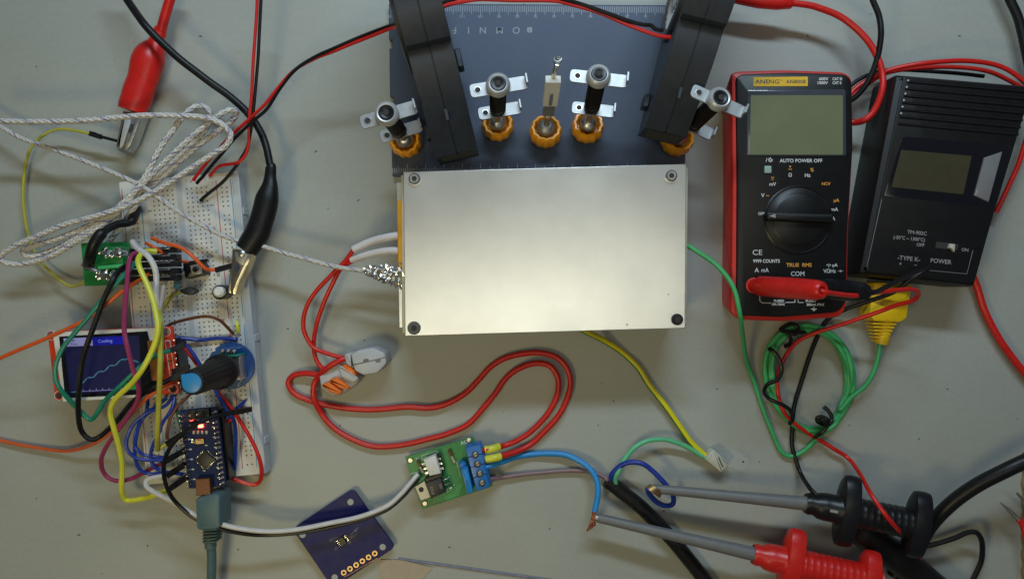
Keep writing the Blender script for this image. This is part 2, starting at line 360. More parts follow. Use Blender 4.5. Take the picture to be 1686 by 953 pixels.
m_earth = mat('yellow_green_pvc', (.6, .6, .02), .4, extra=ex_eg)

# ------------------------------------------------------------ bench
b = MB(); b.add([(-30, -26, 0), (30, -26, 0), (30, 26, 0), (-30, 26, 0)], [(0, 1, 2, 3)], m_table)
o = b.build('bench_top', smooth=0); o['kind'] = 'structure'

b = MB(); random.seed(21)
spots = [(392, 904), (243, 898), (1093, 841), (474, 541), (208, 614), (862, 8), (1398, 700), (1513, 722), (60, 820), (130, 880), (740, 900), (905, 870), (1250, 760), (1560, 640), (590, 330), (520, 250), (560, 700), (1010, 660), (985, 700), (1180, 640), (60, 110), (330, 60), (1580, 60), (1330, 60), (430, 880), (600, 560)]
for x, y in spots:
    c = P(x, y, .004); a = random.uniform(0, 3); L_ = random.uniform(.010, .028)
    b.tube([c - Vector((cos(a), sin(a), 0)) * L_, c + Vector((.002, .004, .004)), c + Vector((cos(a + .4), sin(a + .4), 0)) * L_], [.003, .008, .004], mat('dark_crumbs', (.08, .07, .06), .8), 5)
o = b.build('bench_crumbs', smooth=0); o['kind'] = 'stuff'; o['label'] = 'tiny dark crumbs and wire clippings scattered on the bench'; o['category'] = 'crumbs'

# ------------------------------------------------------------ generic wire
def wire(name, label, pts, rpx, m, cat='wire', z=0.06, group=None, n=8, plugs=(), ends=(), flat=1, pname='insulation', sub=7):
    pa = path(pts, z, sub); r = rpx / 100.0
    if not plugs and not ends:
        c = pa[0]; bb = MB(); rt = None
        bb.tube(pa, r, m, n, flat)
        # single mesh thing with its origin at its first point
        off = Vector((pa[0].x, pa[0].y, 0)); bb.v = [q - off for q in bb.v]
        o = bb.build(name); o.location = off
        o['label'] = label; o['category'] = cat
        if group: o['group'] = group
        return o
    rt = thing(name, label, cat, (pa[0].x, pa[0].y, 0), group)
    bb = MB(); bb.tube(pa, r, m, n, flat); bb.build(pname, rt)
    for pl in plugs: plug(rt, *pl)
    for e in ends:
        bb = MB(); e(bb); bb.build('copper_end', rt)
    return rt
def plug(rt, a, c, wpx=8, hz=.085, m=None):
    """black crimp housing from a to c (pixel, pixel, height)"""
    A = P(*a); B = P(*c); d = B - A; L = d.length; M = axis_matrix(A, B); w = wpx / 100
    bb = MB(); bb.box((0, 0, L / 2), (w, w, L), m or m_blkp, M)
    bb.box((w * .5, 0, L * .35), (w * .12, w * .45, L * .3), m_hole, M)
    bb.build('plug', rt, bevel=.008)

# ------------------------------------------------------------ engraved base plate with ruler
t = thing('base_plate', 'dark slate metal plate with engraved ruler edges lying above the hotplate', 'base plate', P(880, 140))
BPz = .13
bo = [(640, 6), (1131, 9), (1128, 290), (646, 290), (643, 190), (643, 176), (648, 176), (648, 160), (642, 160), (641, 80), (645.5, 80), (645.5, 66), (640.5, 66)]
b = MB(); b.prism(bo, .01, BPz, m_slate); b.build('plate', t, bevel=.012)
b = MB()
for i in range(-2, 152):
    x = 731 + (120 - i) * 3.02
    if x < 645 or x > 1126: continue
    ln = 10 if i % 10 else 17
    if i % 10 == 5: ln = 14
    y0 = 9 + (x - 640) * .006
    b.prism([(x - .5, y0), (x + .5, y0), (x + .5, y0 + ln), (x - .5, y0 + ln)], BPz - .02, BPz + .003, m_mark)
    ln2 = 7 if i % 10 else 14
    if i % 5 == 0 and i % 10: ln2 = 10
    b.prism([(x - .45, 284 - ln2), (x + .45, 284 - ln2), (x + .45, 285), (x - .45, 285)], BPz - .02, BPz + .003, m_mark)
for i in range(0, 151, 10):
    x = 731 + (120 - i) * 3.02
    if x < 1126 and i: b.text(str(i), x, 27.5, BPz + .003, 4.2, m_mark, ang=180, bold=.01)
for ch, x in zip('OMNIFIXO', (850, 822.5, 795, 771.5, 748.5, 726, 703, 676)): b.text(ch, x, 50, BPz + .003, 11, m_mark, ang=180, bold=.004)
b.prism(roundpoly([(868, 45.5), (876, 45.5), (876, 54), (868, 54)], 2), BPz - .02, BPz + .003, m_mark)
b.prism([(870, 48), (874, 48), (874, 49), (870, 49)], BPz, BPz + .006, m_slate); b.prism([(870, 51), (874, 51), (874, 52), (870, 52)], BPz, BPz + .006, m_slate)
b.build('engraving', t, smooth=0)

# ------------------------------------------------------------ holding arms
def strip_mesh(b, M, x0, x1, w, m, tab=True):
    th = .028; pts = roundpoly([(x0, -w / 2), (x1, -w / 2), (x1, w / 2), (x0, w / 2)], .06, 3)
    n = len(pts)
    vs = [M @ Vector((p[0], p[1], -th / 2)) for p in pts] + [M @ Vector((p[0], p[1], th / 2)) for p in pts]
    b.add(vs, [tuple(range(n - 1, -1, -1)), tuple(range(n, 2 * n))] + [(i, (i + 1) % n, n + (i + 1) % n, n + i) for i in range(n)], m)
    b.lathe([(.056, th / 2 - .004), (.056, th / 2 + .005), (.044, th / 2 + .006)], M @ Matrix.Translation((x0 + .11, 0, 0)), m_dsteel, 14)
    b.lathe([(.042, -th / 2 - .002), (.042, th / 2 + .008)], M @ Matrix.Translation((x0 + .11, 0, 0)), m_hole, 14)
    if tab: b.box((x1 - .015, w * .1, .06), (.028, w * .7, .14), m, M)
def make_arm(label):
    t = thing('holding_arm', label, 'holding arm', (0, 0, 0), 'spring arms standing on the slate plate')
    I = Matrix.Identity(4)
    b = MB(); b.lathe([(.19, 0), (.20, .02), (.20, .12), (.17, .14)], I, m_dsteel, 24); b.build('magnet_foot', t, local=True)
    b = MB(); b.lathe([(.215, .10), (.24, .14), (.25, .24), (.235, .33), (.215, .37), (.185, .37), (.172, .32), (.16, .25), (.155, .18)], I, m_yring, 96, .07, 12); b.build('clamp_ring', t, smooth=55, local=True)
    b = MB(); b.lathe([(.148 * sin(a * pi / 12) + .001, .33 - .148 * cos(a * pi / 12)) for a in range(13)], I, m_dsteel, 24); b.lathe([(.055, .44), (.055, .86)], I, m_dsteel, 16); b.build('ball_stud', t, local=True)
    b = MB(); strip_mesh(b, Matrix.Translation((0, 0, .84)), -.30, .36, .20, m_steel); b.build('lower_clip', t, bevel=.004, local=True)
    b = MB()
    b.lathe([(.07, .86), (.07, 1.76)], I, m_spring, 16)
    hel = [(.105 * cos(k * 2 * pi / 12), .105 * sin(k * 2 * pi / 12), .88 + .86 * k / (12 * 13)) for k in range(12 * 13)]
    b.tube(hel, .021, m_spring, 6); b.build('spring', t, local=True)
    b = MB(); strip_mesh(b, Matrix.Translation((0, 0, 1.79)), -.40, .42, .20, m_steel); b.build('upper_clip', t, bevel=.004, local=True)
    b = MB(); b.lathe([(.085, 1.80), (.165, 1.80), (.175, 1.85), (.165, 1.90), (.13, 1.93), (.10, 1.92), (.085, 1.86)], I, m_ring, 32); 
    b.build('washer', t, local=True)
    b = MB(); b.lathe([(.112, 1.86), (.112, 1.925), (.10, 1.935), (.07, 1.935), (.05, 1.925)], I, m_blkp, 24); b.lathe([(.05, 1.93), (.045, 1.94)], I, m_hole, 6); b.build('cap_screw', t, local=True)
    return t
def pose(a, top, yaw):
    A = P(*a); T = P(*top); d = (T - A).normalized()
    q = Vector((0, 0, 1)).rotation_difference(d); M = q.to_matrix().to_4x4() @ Matrix.Rotation(radians(yaw), 4, 'Z')
    A.z = BPz + .005 - .01; return (A.x, A.y, BPz), M.to_euler()
arm = make_arm('leftmost spring arm, its amber ring at the left edge of the slate plate')
pos = [((671, 237, .2), (636, 186, 2.05), 16), ((819, 212, .2), (820, 138, 2.05), 10), ((966, 218, .2), (987, 121, 2.05), -7), ((1108, 237, .2), (1188, 160, 2.05), -22)]
labs = [None, 'spring arm just right of the left blower, black spring upright under a silver washer', 'spring arm between the silver box clip and the right blower, clips turned slightly clockwise', 'rightmost spring arm, leaning out from behind the right blower beside the red meter']
for i, (a, tp, yw) in enumerate(pos):
    loc, rot = pose(a, tp, yw)
    if i == 0: arm.location = loc; arm.rotation_euler = rot
    else: dup(arm, loc, rot, labs[i])
# middle arm with a bright box clip
loc, rot = pose((897, 228, .2), (915, 98, 2.2), 0)
t = thing('box_clip_arm', 'middle arm with tall bright silver box clip and a pin above the amber ring', 'holding arm', loc, 'spring arms standing on the slate plate', rot)
I = Matrix.Identity(4)
b = MB(); b.lathe([(.19, 0), (.20, .02), (.20, .12), (.17, .14)], I, m_dsteel, 24); b.build('magnet_foot', t, local=True)
b = MB(); b.lathe([(.215, .10), (.24, .14), (.25, .24), (.235, .33), (.215, .37), (.185, .37), (.172, .32), (.16, .25), (.155, .18)], I, m_yring, 96, .07, 12); b.build('clamp_ring', t, smooth=55, local=True)
b = MB(); b.lathe([(.148 * sin(a * pi / 12) + .001, .33 - .148 * cos(a * pi / 12)) for a in range(13)], I, m_steel, 24); b.lathe([(.05, .44), (.05, .8)], I, m_steel, 16); b.build('ball_stud', t, local=True)
b = MB(); b.box((0, .0, 1.0), (.17, .12, .45), m_brass); b.lathe([(.075, .7), (.085, .78)], I, m_brass, 6); b.build('brass_socket', t, bevel=.01, local=True)
b = MB(); b.box((0, -.03, 1.42), (.22, .12, .62), m_chipw); b.box((0, -.095, 1.3), (.05, .012, .3), m_steel); b.build('box_clip', t, bevel=.02, local=True)
b = MB(); b.tube(spline([(0, 0, 1.7), (.02, .02, 1.9), (.03, .0, 2.05)]), .03, m_brass, 8)
b.tube([(.03 + .05 * cos(a * .5), .0 + .05 * sin(a * .5), 2.08 + .004 * a) for a in range(26)], .012, m_steel, 6); b.build('pin', t, local=True)

# ------------------------------------------------------------ blowers
def make_blower(label):
    t = thing('blower_fan', label, 'blower fan', (0, 0, 0), 'blowers aimed at the hotplate')
    # profile in (y, z): nozzle at y=0, scroll behind
    C = (2.12, 1.50); R = 1.08; pr = [(0, .62), (0, 1.30), (.25, 1.52), (.5, 1.72), (.72, 1.88), (.92, 2.0), (1.1, 2.085), (1.25, 2.13), (1.38, 2.15), (1.405, 2.145)]
    a0 = radians(133)
    pr.append((C[0] + R * cos(a0) - .03, 2.19))
    for k in range(0, 25):
        a = a0 - k * radians(11.2)
        pr.append((C[0] + R * cos(a), C[1] + R * sin(a) * 1.0))
    pr.append((1.25, .66))
    def ext(b, x0, x1, m, k=1.0, cy=1.5, cz=1.4):
        n = len(pr); q = [((y - cy) * k + cy, (z - cz) * k + cz) for y, z in pr]
        b.add([(x0, y, z) for y, z in q] + [(x1, y, z) for y, z in q], [tuple(range(n)), tuple(range(2 * n - 1, n - 1, -1))] + [(i, n + i, n + (i + 1) % n, (i + 1) % n) for i in range(n)], m)
    b = MB(); ext(b, -.315, -.006, m_fan); ext(b, .006, .315, m_fan); ext(b, -.25, .25, m_fan, .985); 
    for zz in (1.0,): b.box((0, .55, 1.74), (.05, .3, .04), m_fan, None)
    b.build('housing', t, smooth=30, bevel=.018, local=True)
    M = Matrix.Translation((-.315, C[0], C[1])) @ Matrix.Rotation(-pi / 2, 4, 'Y')
    b = MB(); b.lathe([(.86, -.01), (.86, .05), (.82, .07), (.74, .07), (.70, .05), (.70, -.01)], M, m_fan, 48); rim_ = b.build('inlet_rim', t, local=True)
    b = MB()
    for k in range(30):
        a = 2 * pi * k / 30; Mk = M @ Matrix.Rotation(a, 4, 'Z') @ Matrix.Translation((.57, 0, .02)) @ Matrix.Rotation(.5, 4, 'Z')
        b.box((0, 0, 0), (.24, .02, .05), m_grey, Mk)
    b.lathe([(.40, -.005), (.40, .03), (.36, .045), (.001, .05)], M, m_rim, 32); b.build('impeller', rim_, local=True)
    b = MB()
    b.box((-.36, .45, .95), (.09, .2, .3), m_fan); b.build('mounting_ear', t, bevel=.02, local=True)
    b = MB(); b.box((.36, 1.5, .7), (.09, .3, .3), m_fan); b.build('mounting_ear', t, bevel=.02, local=True)
    b = MB(); b.box((0, -.004, .96), (.5, .012, .52), m_hole); b.build('outlet', t, local=True)
    return t
n0 = P(752, 252, 1.3)
fan = make_blower('left black blower fan standing on edge, red and black wires leaving its left side')
fan.location = (n0.x, n0.y, BPz); 
fan.location.z = 0.0
fan.rotation_euler = (0, 0, radians(13.5))
n1 = P(1096, 218, 1.3)
dup(fan, (n1.x, n1.y, 0), (0, 0, radians(-14.0)), 'right black blower fan with open inlet rim, beside the red multimeter')
def twin(label, ptsA, ptsB, r=2.6, z=.06, name='twin_wire', cat='wire'):
    pa = path(ptsA, z); t = thing(name, label, cat, (pa[0].x, pa[0].y, 0))
    b = MB(); b.tube(pa, r / 100, m_red, 8); b.build('red_core', t)
    b = MB(); b.tube(path(ptsB, z), r / 100, m_blk, 8); b.build('black_core', t)
    return t
twin('red and black twin wire from the left blower slanting down to the breadboard top',
     [(655, 44, 1.6), (640, 49), (604, 63, 1.2), (551, 84), (520, 96, 1.0), (486, 116), (458, 145, .9), (436, 172), (421, 187, .85), (405, 202), (382, 223, .7), (362, 243), (340, 268, .6), (318, 297, .45)],
     [(655, 38, 1.6), (640, 43), (604, 57, 1.2), (551, 80), (520, 93, 1.05), (487, 114), (460, 147, .9), (440, 178), (424, 193, .85), (408, 207), (386, 228, .7), (366, 252), (346, 275, .6), (324, 302, .45)])
twin('red and black twin wire running down from the top edge onto the breadboard',
     [(424, -8, .9), (421, 40), (418, 90, .8), (415, 140), (411, 185, .62), (410, 210), (410, 235, .55), (404, 255), (392, 267, .5), (378, 270), (360, 274, .4), (345, 290, .3)],
     [(430, -8, .9), (428, 40), (425, 90, .8), (421, 140), (417, 185, .65), (413, 215), (407, 242, .5), (396, 262), (388, 275, .45), (367, 300), (344, 319, .38), (330, 330, .3)])
twin('red and black twin wire linking the two blowers over the ruler',
     [(712, 18, 2.3), (721, 15), (740, 8), (761, 3), (790, -1, 2.2), (840, 1), (911, 3, 2.1), (945, 10), (984, 21), (1024, 37, 1.95), (1063, 52), (1084, 59), (1104, 62, 1.9)],
     [(708, 12, 2.3), (719, 8), (740, 1), (770, -6), (830, -10, 2.2), (890, -8), (932, 0, 2.1), (958, 8), (997, 22), (1037, 36, 1.97), (1058, 41), (1071, 42), (1079, 48), (1092, 50, 1.9)], r=2.9)

# ------------------------------------------------------------ hotplate
HP = [(664, 283), (1130, 270), (1128, 540), (667, 553)]; HZ = 1.2
t = thing('hotplate', 'bare brushed aluminium hotplate with four corner screws in the middle of the bench', 'hotplate', P(896, 410))
b = MB(); b.prism(HP, HZ - .10, HZ, m_alu); b.build('top_plate', t, bevel=.008)
b = MB(); b.prism([(660, 288), (1133, 276), (1131, 536), (662, 549)], .78, 1.09, m_ceram); b.build('insulation_block', t, bevel=.02)
b = MB(); b.prism([(652, 300), (1128, 290), (1126, 528), (657, 540)], .62, .775, m_alu); b.build('lower_plate', t, bevel=.01)
for x, y in ((681, 300), (1108, 292), (1110, 522), (682, 538)):
    b = MB(); b.cyl(x, y, .01, .615, 9, m_dsteel, 6); b.build('standoff', t)
for x, y, big in ((682, 294, 0), (1106, 289, 0), (1116, 526, 2), (681.5, 540, 1)):
    b = MB()
    if big == 1:
        b.cyl(x, y, HZ, HZ + .02, 11, mat('dull_screw_head', (.10, .10, .095), .6, .3), 28); b.cyl(x, y, HZ + .018, HZ + .024, 5, m_blkp, 6, .003); b.cyl(x, y, HZ + .02, HZ + .03, 2, m_chip, 10, .002)
    else:
        mm = m_blkp if big == 2 else m_dsteel
        b.cyl(x, y, HZ, HZ + .07, 9.5, mm, 28, .02); b.cyl(x, y, HZ + .065, HZ + .073, 4.6, m_hole, 6, .002)
    b.build('screw', t)
b = MB(); b.prism([(654.5, 330), (664, 330), (664, 433), (655, 433)], .75, 1.085, m_kapton); b.prism([(656, 434), (663, 434), (663, 440), (657, 440)], .9, 1.06, m_kapton); b.build('film_tab', t, bevel=.01)
# heater leads with white sleeves
g = 'heater leads of the hotplate'
def sleeve_end(pts, rpx):
    return path(pts)
wl = thing('heater_lead', 'red heater lead whose white sleeve is the upper one at the hotplate', 'wire', P(583, 411), g)
b = MB(); b.tube(path([(664, 388, 1.0), (640, 391, .95), (610, 398, .85), (582, 411, .8)]), .062, m_sleeve, 12); b.build('sleeve', wl)
b = MB(); b.tube(path([(600, 402, .82), (583, 412, .8), (567, 432, .7), (546, 453), (520, 480, .5), (504, 506), (499, 532, .35), (504, 553), (518, 573, .3), (538, 582), (559, 588, .32), (574, 590, .32)]), .036, m_red, 10); b.build('insulation', wl)
wl = thing('heater_lead', 'red heater lead whose white sleeve is the lower one, above the foil', 'wire', P(577, 430), g)
b = MB(); b.tube(path([(664, 414, 1.0), (640, 413, .95), (610, 418, .85), (579, 428, .72)]), .058, m_sleeve, 12); b.build('sleeve', wl)
b = MB(); b.tube(path([(600, 421, .8), (577, 431, .72), (562, 441, .62), (551, 459), (536, 493, .45), (522, 532), (516, 564, .22), (520, 590), (533, 608, .2), (541, 616, .2)]), .036, m_red, 10); b.build('insulation', wl)

# ------------------------------------------------------------ braided thermocouple lead
SB = m_braid
t = thing('thermocouple_lead', 'white braided lead looping in long coils at left and ending in foil at the hotplate', 'thermocouple', P(600, 445))
b = MB()
S1 = [(612, 446, .9), (590, 445), (550, 439, .7), (500, 425), (460, 414, .6), (430, 405), (394, 397, .62), (362, 386), (323, 366, .7), (290, 346), (246, 314, .8), (223, 301), (170, 278, .6), (120, 258), (68, 240, .5), (32, 226), (0, 208, .4), (-30, 190, .4)]
b.tube(path(S1), .036, SB, 10)
S2 = [(-30, 200, .9), (0, 200), (50, 201, .9), (100, 200), (150, 197, .95), (200, 193), (250, 190, .95), (300, 191), (340, 195, .95), (366, 205), (380, 222, .95), (372, 241), (348, 256, .9), (310, 280), (262, 312, .85), (210, 338), (160, 356, .8), (110, 369), (66, 387, .7), (26, 405), (2, 420, .6), (8, 432), (39, 434, .5), (79, 424), (118, 403, .6), (163, 376), (205, 338, .75), (240, 290), (262, 247, .8), (285, 214), (305, 188, .8), (325, 175), (342, 181, .75), (346, 194), (338, 214, .65), (318, 236), (285, 268, .6), (240, 308), (200, 340, .7), (150, 370), (100, 392, .6), (60, 404), (38, 414, .5), (50, 422), (82, 414, .45), (130, 390), (190, 345, .75), (250, 288), (300, 240, .85), (345, 202), (372, 183, .85), (388, 182), (384, 196, .7), (362, 214), (320, 246, .65), (270, 290), (230, 330, .6), (205, 365), (180, 398, .4), (170, 415, .35)]
b.tube(path(S2), .046, SB, 10)
b.build('braided_sheath', t)
# crumpled foil
b = MB(); axis = path([(600, 445, .88), (615, 448, .9), (635, 452, .92), (655, 456, .95), (668, 458, .95)], sub=9)
n = 22; vs = []; fs = []; random.seed(3)
for i, p in enumerate(axis):
    f = i / (len(axis) - 1); rr = .04 + .15 * f ** .8
    for k in range(n):
        q = 2 * pi * k / n; j = rr * (1 + random.uniform(-.34, .30))
        vs.append(p + Vector((random.uniform(-.02, .02), cos(q) * j, sin(q) * j * .75)))
for i in range(len(axis) - 1):
    for k in range(n):
        a, c = i * n + k, i * n + (k + 1) % n
        fs += [(a, c, a + n), (c, c + n, a + n)]
b.add(vs, fs, m_foil); b.build('foil_wrap', t, smooth=0)

# ------------------------------------------------------------ lever connectors
t = thing('lever_connector', 'grey lever wire connector lying with its smooth back up, right of its twin', 'connector', P(605, 596), 'lever connectors on the red wires')
b = MB(); b.prism(roundpoly([(577, 583), (590, 576), (614, 572), (634, 581), (637, 598), (622, 614), (598, 618), (583, 610)], 4, 3), .02, .5, m_grey, chamfer=.04)
for x in (603, 623): b.prism(roundpoly([(x - 5, 591), (x + 4, 590), (x + 4, 596), (x - 5, 597)], 1.5, 2), .45, .503, m_rim)
b.tube([P(583, 600, .505), P(610, 594, .507), (P(634, 588, .5))], .006, m_rim, 6)
b.build('body', t)
b = MB(); b.prism([(563, 600), (577, 600), (588, 616), (583, 619), (567, 611)], .12, .40, m_olev, chamfer=.03); b.build('lever', t)
b = MB(); b.prism(roundpoly([(566, 583), (580, 580), (582, 606), (570, 600)], 3), .05, .44, m_grey, chamfer=.03); 
b.build('entry_block', t)
b = MB(); b.lathe([(.065, 0), (.07, .02), (.05, .03)], axis_matrix(P(575, 589, .36), P(571, 591, .40)), m_dyel, 18); b.build('entry_ring', t)
t = thing('lever_connector', 'grey lever wire connector with two orange levers showing, left of its twin', 'connector', P(556, 628), 'lever connectors on the red wires')
b = MB(); b.prism(roundpoly([(524, 616), (541, 602), (562, 597), (594, 622), (588, 632), (562, 650), (546, 653), (528, 640)], 6, 3), .02, .33, m_grey, chamfer=.05)
b.prism(roundpoly([(557, 600), (570, 606), (592, 622), (583, 630), (560, 620)], 5, 3), .3, .40, m_grey, chamfer=.03); b.build('body', t)
for dx, dy in ((0, 0), (13, -8)):
    b = MB(); b.prism(roundpoly([(528 + dx, 634 + dy), (540 + dx, 628 + dy), (563 + dx, 645 + dy), (560 + dx, 650 + dy), (545 + dx, 647 + dy)], 2.5, 3), .28, .42, m_olev, chamfer=.03); b.build('lever', t)

# heavy red wires from connectors to the triac board
g = 'heavy red wires of the heater circuit'
def yellow_sleeve(t, pts):
    b = MB(); b.tube(path(pts), .062, m_yel, 12); b.build('yellow_sleeve', t)
t = thing('heavy_red_wire', 'heavy red wire forming the inner loop, plugged into the right grey connector', 'wire', P(573, 589), g)
b = MB(); b.tube(path([(578, 587, .34), (556, 595, .40), (536, 607, .36), (522, 622, .22), (516, 636), (517, 657, .16), (530, 681, .06), (551, 704), (577, 721, .06), (604, 732), (630, 735), (669, 731), (709, 721), (735, 714), (769, 699), (793, 675), (814, 649), (829, 627), (850, 610), (878, 599), (903, 602), (917, 619), (919, 640), (913, 662), (898, 686), (874, 710), (852, 724), (830, 733, .18), (806, 739, .36), (795, 741, .36)]), .047, m_dred, 12); b.build('insulation', t)
yellow_sleeve(t, [(821, 735, .28), (812, 737, .34), (798, 740, .36)])
t = thing('heavy_red_wire', 'heavy red wire forming the outer loop, plugged into the left two-lever connector', 'wire', P(530, 617), g)
b = MB(); b.tube(path([(534, 618, .18), (520, 617), (499, 615, .12), (481, 619), (474, 631, .06), (483, 647), (504, 657, .06), (533, 665, .07), (577, 672), (617, 674), (669, 670), (705, 671.5), (735, 664), (766, 647), (787, 626), (806, 605), (827, 591), (852, 583), (885, 580), (914, 587), (932, 604), (939, 630), (932, 660), (917, 688), (895, 712), (871, 733, .1), (840, 747, .24), (815, 753, .36), (800, 755, .36)]), .048, m_dred, 12); b.build('insulation', t)
yellow_sleeve(t, [(824, 751, .34), (814, 753, .38), (800, 756, .36)])

wire('earth_wire', 'yellow and green striped wire running from the hotplate edge to the clear connector', [(955, 540, .7), (972, 549, .45), (990, 558, .2), (1022, 578, .06), (1050, 604), (1070, 635), (1095, 668), (1120, 703), (1140, 730), (1168, 756, .12)], 4.8, m_earth, z=.06, n=12)

# ------------------------------------------------------------ breadboard
def BB(u, v): return (195 + u * .9957 + v * .0926, 300 - u * .0926 + v * .9957)
BZ = .28
t = thing('breadboard', 'long cream solderless breadboard full of jumpers at the left', 'breadboard', P(320, 540))
b = MB(); b.prism(roundpoly([BB(0, 0), BB(198, 0), BB(198, 500), BB(0, 500)], 3, 3), .01, BZ, m_bb); b.build('body', t, bevel=.012)
b = MB(); lu = [182]; 
def seg(u, v0, v1, w, m, z=BZ + .003): b.prism([BB(u - w / 2, v0), BB(u + w / 2, v0), BB(u + w / 2, v1), BB(u - w / 2, v1)], BZ - .01, z, m)
for u, m in ((4, m_lr), (34, m_lb), (160, m_lr), (184, m_lb)):
    seg(u, 12, 240, 1.4, m); seg(u, 252, 488, 1.4, m)
seg(98, 4, 496, 9, m_bbside, BZ + .002)
seg(44, 2, 498, .8, m_bbside, BZ + .002); seg(154, 2, 498, .8, m_bbside, BZ + .002)
for k, r in enumerate(range(1, 64)):
    if r % 5 == 0:
        for u in (149.5, 47):
            q = BB(u, 14 + r * 7.62); b.text(str(r), q[0], q[1], BZ + .003, 5, m_pk, ang=85, bold=.015)
for i, ch in enumerate('abcde'): q = BB(55 + 8 * i, 9); b.text(ch, q[0], q[1], BZ + .003, 4, m_pk, ang=-5)
for i, ch in enumerate('fghij'): q = BB(111 + 8 * i, 9); b.text(ch, q[0], q[1], BZ + .003, 4, m_pk, ang=-5)
b.build('markings', t, smooth=0)
b = MB(); k = (H - BZ) / H / 100
def hole(u, v):
    x, y = BB(u, v); c = P(x, y, BZ + .002); h = .0105
    b.add([(c.x - h, c.y - h, c.z), (c.x + h, c.y - h, c.z), (c.x + h, c.y + h, c.z), (c.x - h, c.y + h, c.z)], [(0, 1, 2, 3)], m_hole)
for r in range(63):
    for u in [55 + 8 * i for i in range(5)] + [111 + 8 * i for i in range(5)]: hole(u, 21.6 + r * 7.62)
    if r % 6 != 5 and r < 61:
        for u in (17, 25, 168.5, 176.5): hole(u, 25 + r * 7.62)
o = b.build('contact_holes', t, smooth=0); o['kind'] = 'stuff'
b = MB(); b.prism([BB(186, 0), BB(198, 0), BB(198, 500), BB(186, 500)], .02, BZ + .012, m_bbside)
for v in (60, 270, 440): b.prism([BB(196, v), BB(201, v), BB(201, v + 12), BB(196, v + 12)], .02, BZ - .03, m_bbside)
b.build('side_rail', t, bevel=.012)

# parts standing on the breadboard
t = thing('push_button', 'small black push button with grey square cap on the breadboard', 'push button', P(322, 444))
b = MB(); b.prism(roundpoly([(300, 434), (331, 429), (338, 451), (305, 459)], 2), BZ, .52, m_blkp, chamfer=.02); b.prism([(311, 430), (340, 426), (341, 430), (312, 434)], BZ + .1, .46, m_blkp); b.build('case', t)
b = MB(); b.prism([(312, 437), (330, 433.5), (333, 450), (316, 453)], .5, .55, m_dsteel); b.build('face_plate', t, bevel=.008)
b = MB(); b.cyl(320.5, 443.5, .5, .62, 4.6, m_blkp, 20); b.build('plunger', t)
t = thing('transistor', 'small black transistor standing on the breadboard below the push button', 'transistor', P(308, 480))
b = MB(); b.prism(roundpoly([(295, 477), (303, 475), (307, 472), (313, 474), (322, 477), (322, 481), (313, 486), (304, 485), (296, 481)], 2.5), BZ + .12, .55, m_chip, chamfer=.02); b.build('case', t)
for dx in (-6, 0, 6):
    b = MB(); b.tube([P(309 + dx, 480, BZ), P(309 + dx, 480, .42)], .012, m_steel, 6); b.build('leg', t)
t = thing('resistor', 'tiny blue banded resistor between the black plugs and the transistor', 'resistor', P(290, 463))
A = P(290, 452, .42); B = P(291, 476, .42); M = axis_matrix(A, B); L = (B - A).length
b = MB(); b.lathe([(.02, 0), (.045, .02), (.05, .05), (.036, .08), (.036, L - .08), (.05, L - .05), (.045, L - .02), (.02, L)], M, m_res, 16)
for f in (.32, .45, .58, .7): b.lathe([(.0375, L * f - .008), (.0385, L * f), (.0375, L * f + .008)], M, m_pk, 16)
b.build('body', t); b = MB(); b.tube([P(289, 447, BZ), P(289, 449, .40), P(291, 478, .41), P(291, 480, BZ)], .01, m_steel, 6); b.build('lead', t)
t = thing('metal_can', 'shiny round metal can component gripped beside the tip of the black clip', 'component', P(360, 481))
b = MB(); b.cyl(360, 481, BZ, .62, 12, m_blkp, 28, .03); b.build('base', t); b = MB(); b.cyl(358.5, 480.5, .6, .72, 9, m_mirror, 28, .03); b.build('cap', t)
t = thing('jumper_link', 'short yellow link wire plugged in near the right rail', 'wire', P(391, 540))
b = MB(); b.tube(path([(389.5, 529, .33), (391, 536, .36), (392.5, 547, .33)]), .03, m_yel, 8); b.build('insulation', t); b = MB(); b.tube([P(389.3, 527.5, BZ), P(389.5, 529, .33)], .01, m_steel, 6); b.tube([P(392.7, 548, BZ), P(392.5, 547, .33)], .01, m_steel, 6); b.build('pins', t)

# green module with screw terminals and row of black plugs
t = thing('green_module', 'green thermocouple board with screw terminals under the braided loops', 'circuit board', P(175, 435))
b = MB(); b.prism(roundpoly([(133, 400), (212, 398), (214, 468), (139, 471)], 2), .48, .54, m_pcbg); b.build('board', t, bevel=.006)
b = MB(); b.prism([(165, 407), (200, 405), (203, 436), (168, 438)], .54, .85, m_pcbg, chamfer=.03); b.prism([(160, 438), (200, 434), (206, 440), (160, 444)], .54, .92, m_green, chamfer=.02)
b.prism([(158, 444), (200, 442), (203, 464), (161, 467)], .54, .80, m_pcbg, chamfer=.02); tb_ = b.build('terminal_block', t)
random.seed(5)
for cx, cy in ((173, 417), (190, 416), (168, 452), (186, 452)):
    b = MB()
    b.cyl(cx, cy, .7, .95, 7.5, m_solder, 20, .03)
    for q in range(6): b.lathe([(.001, -.02), (.03, 0), (.02, .03), (.001, .04)], Matrix.Translation(P(cx + random.uniform(-9, 9), cy + random.uniform(-8, 8), random.uniform(.86, .95))), m_solder, 7)
    b.build('terminal_screw', tb_)
b = MB(); b.tube(path([(146, 438, .72), (149, 422, .95), (155, 402, 1.05), (168, 384, 1.0), (192, 370, .8), (214, 366, .65), (222, 352, .5), (225, 343, .4)]), [.085] * 22 + [.06] * 14 + [.075] * 14, m_blk, 12); b.build('heat_shrink', t)
b = MB(); b.tube(path([(137, 436, .75), (150, 442, .85), (160, 447, .86), (176, 460, .84)]), .035, m_steel, 8); b.build('bare_wire', t)
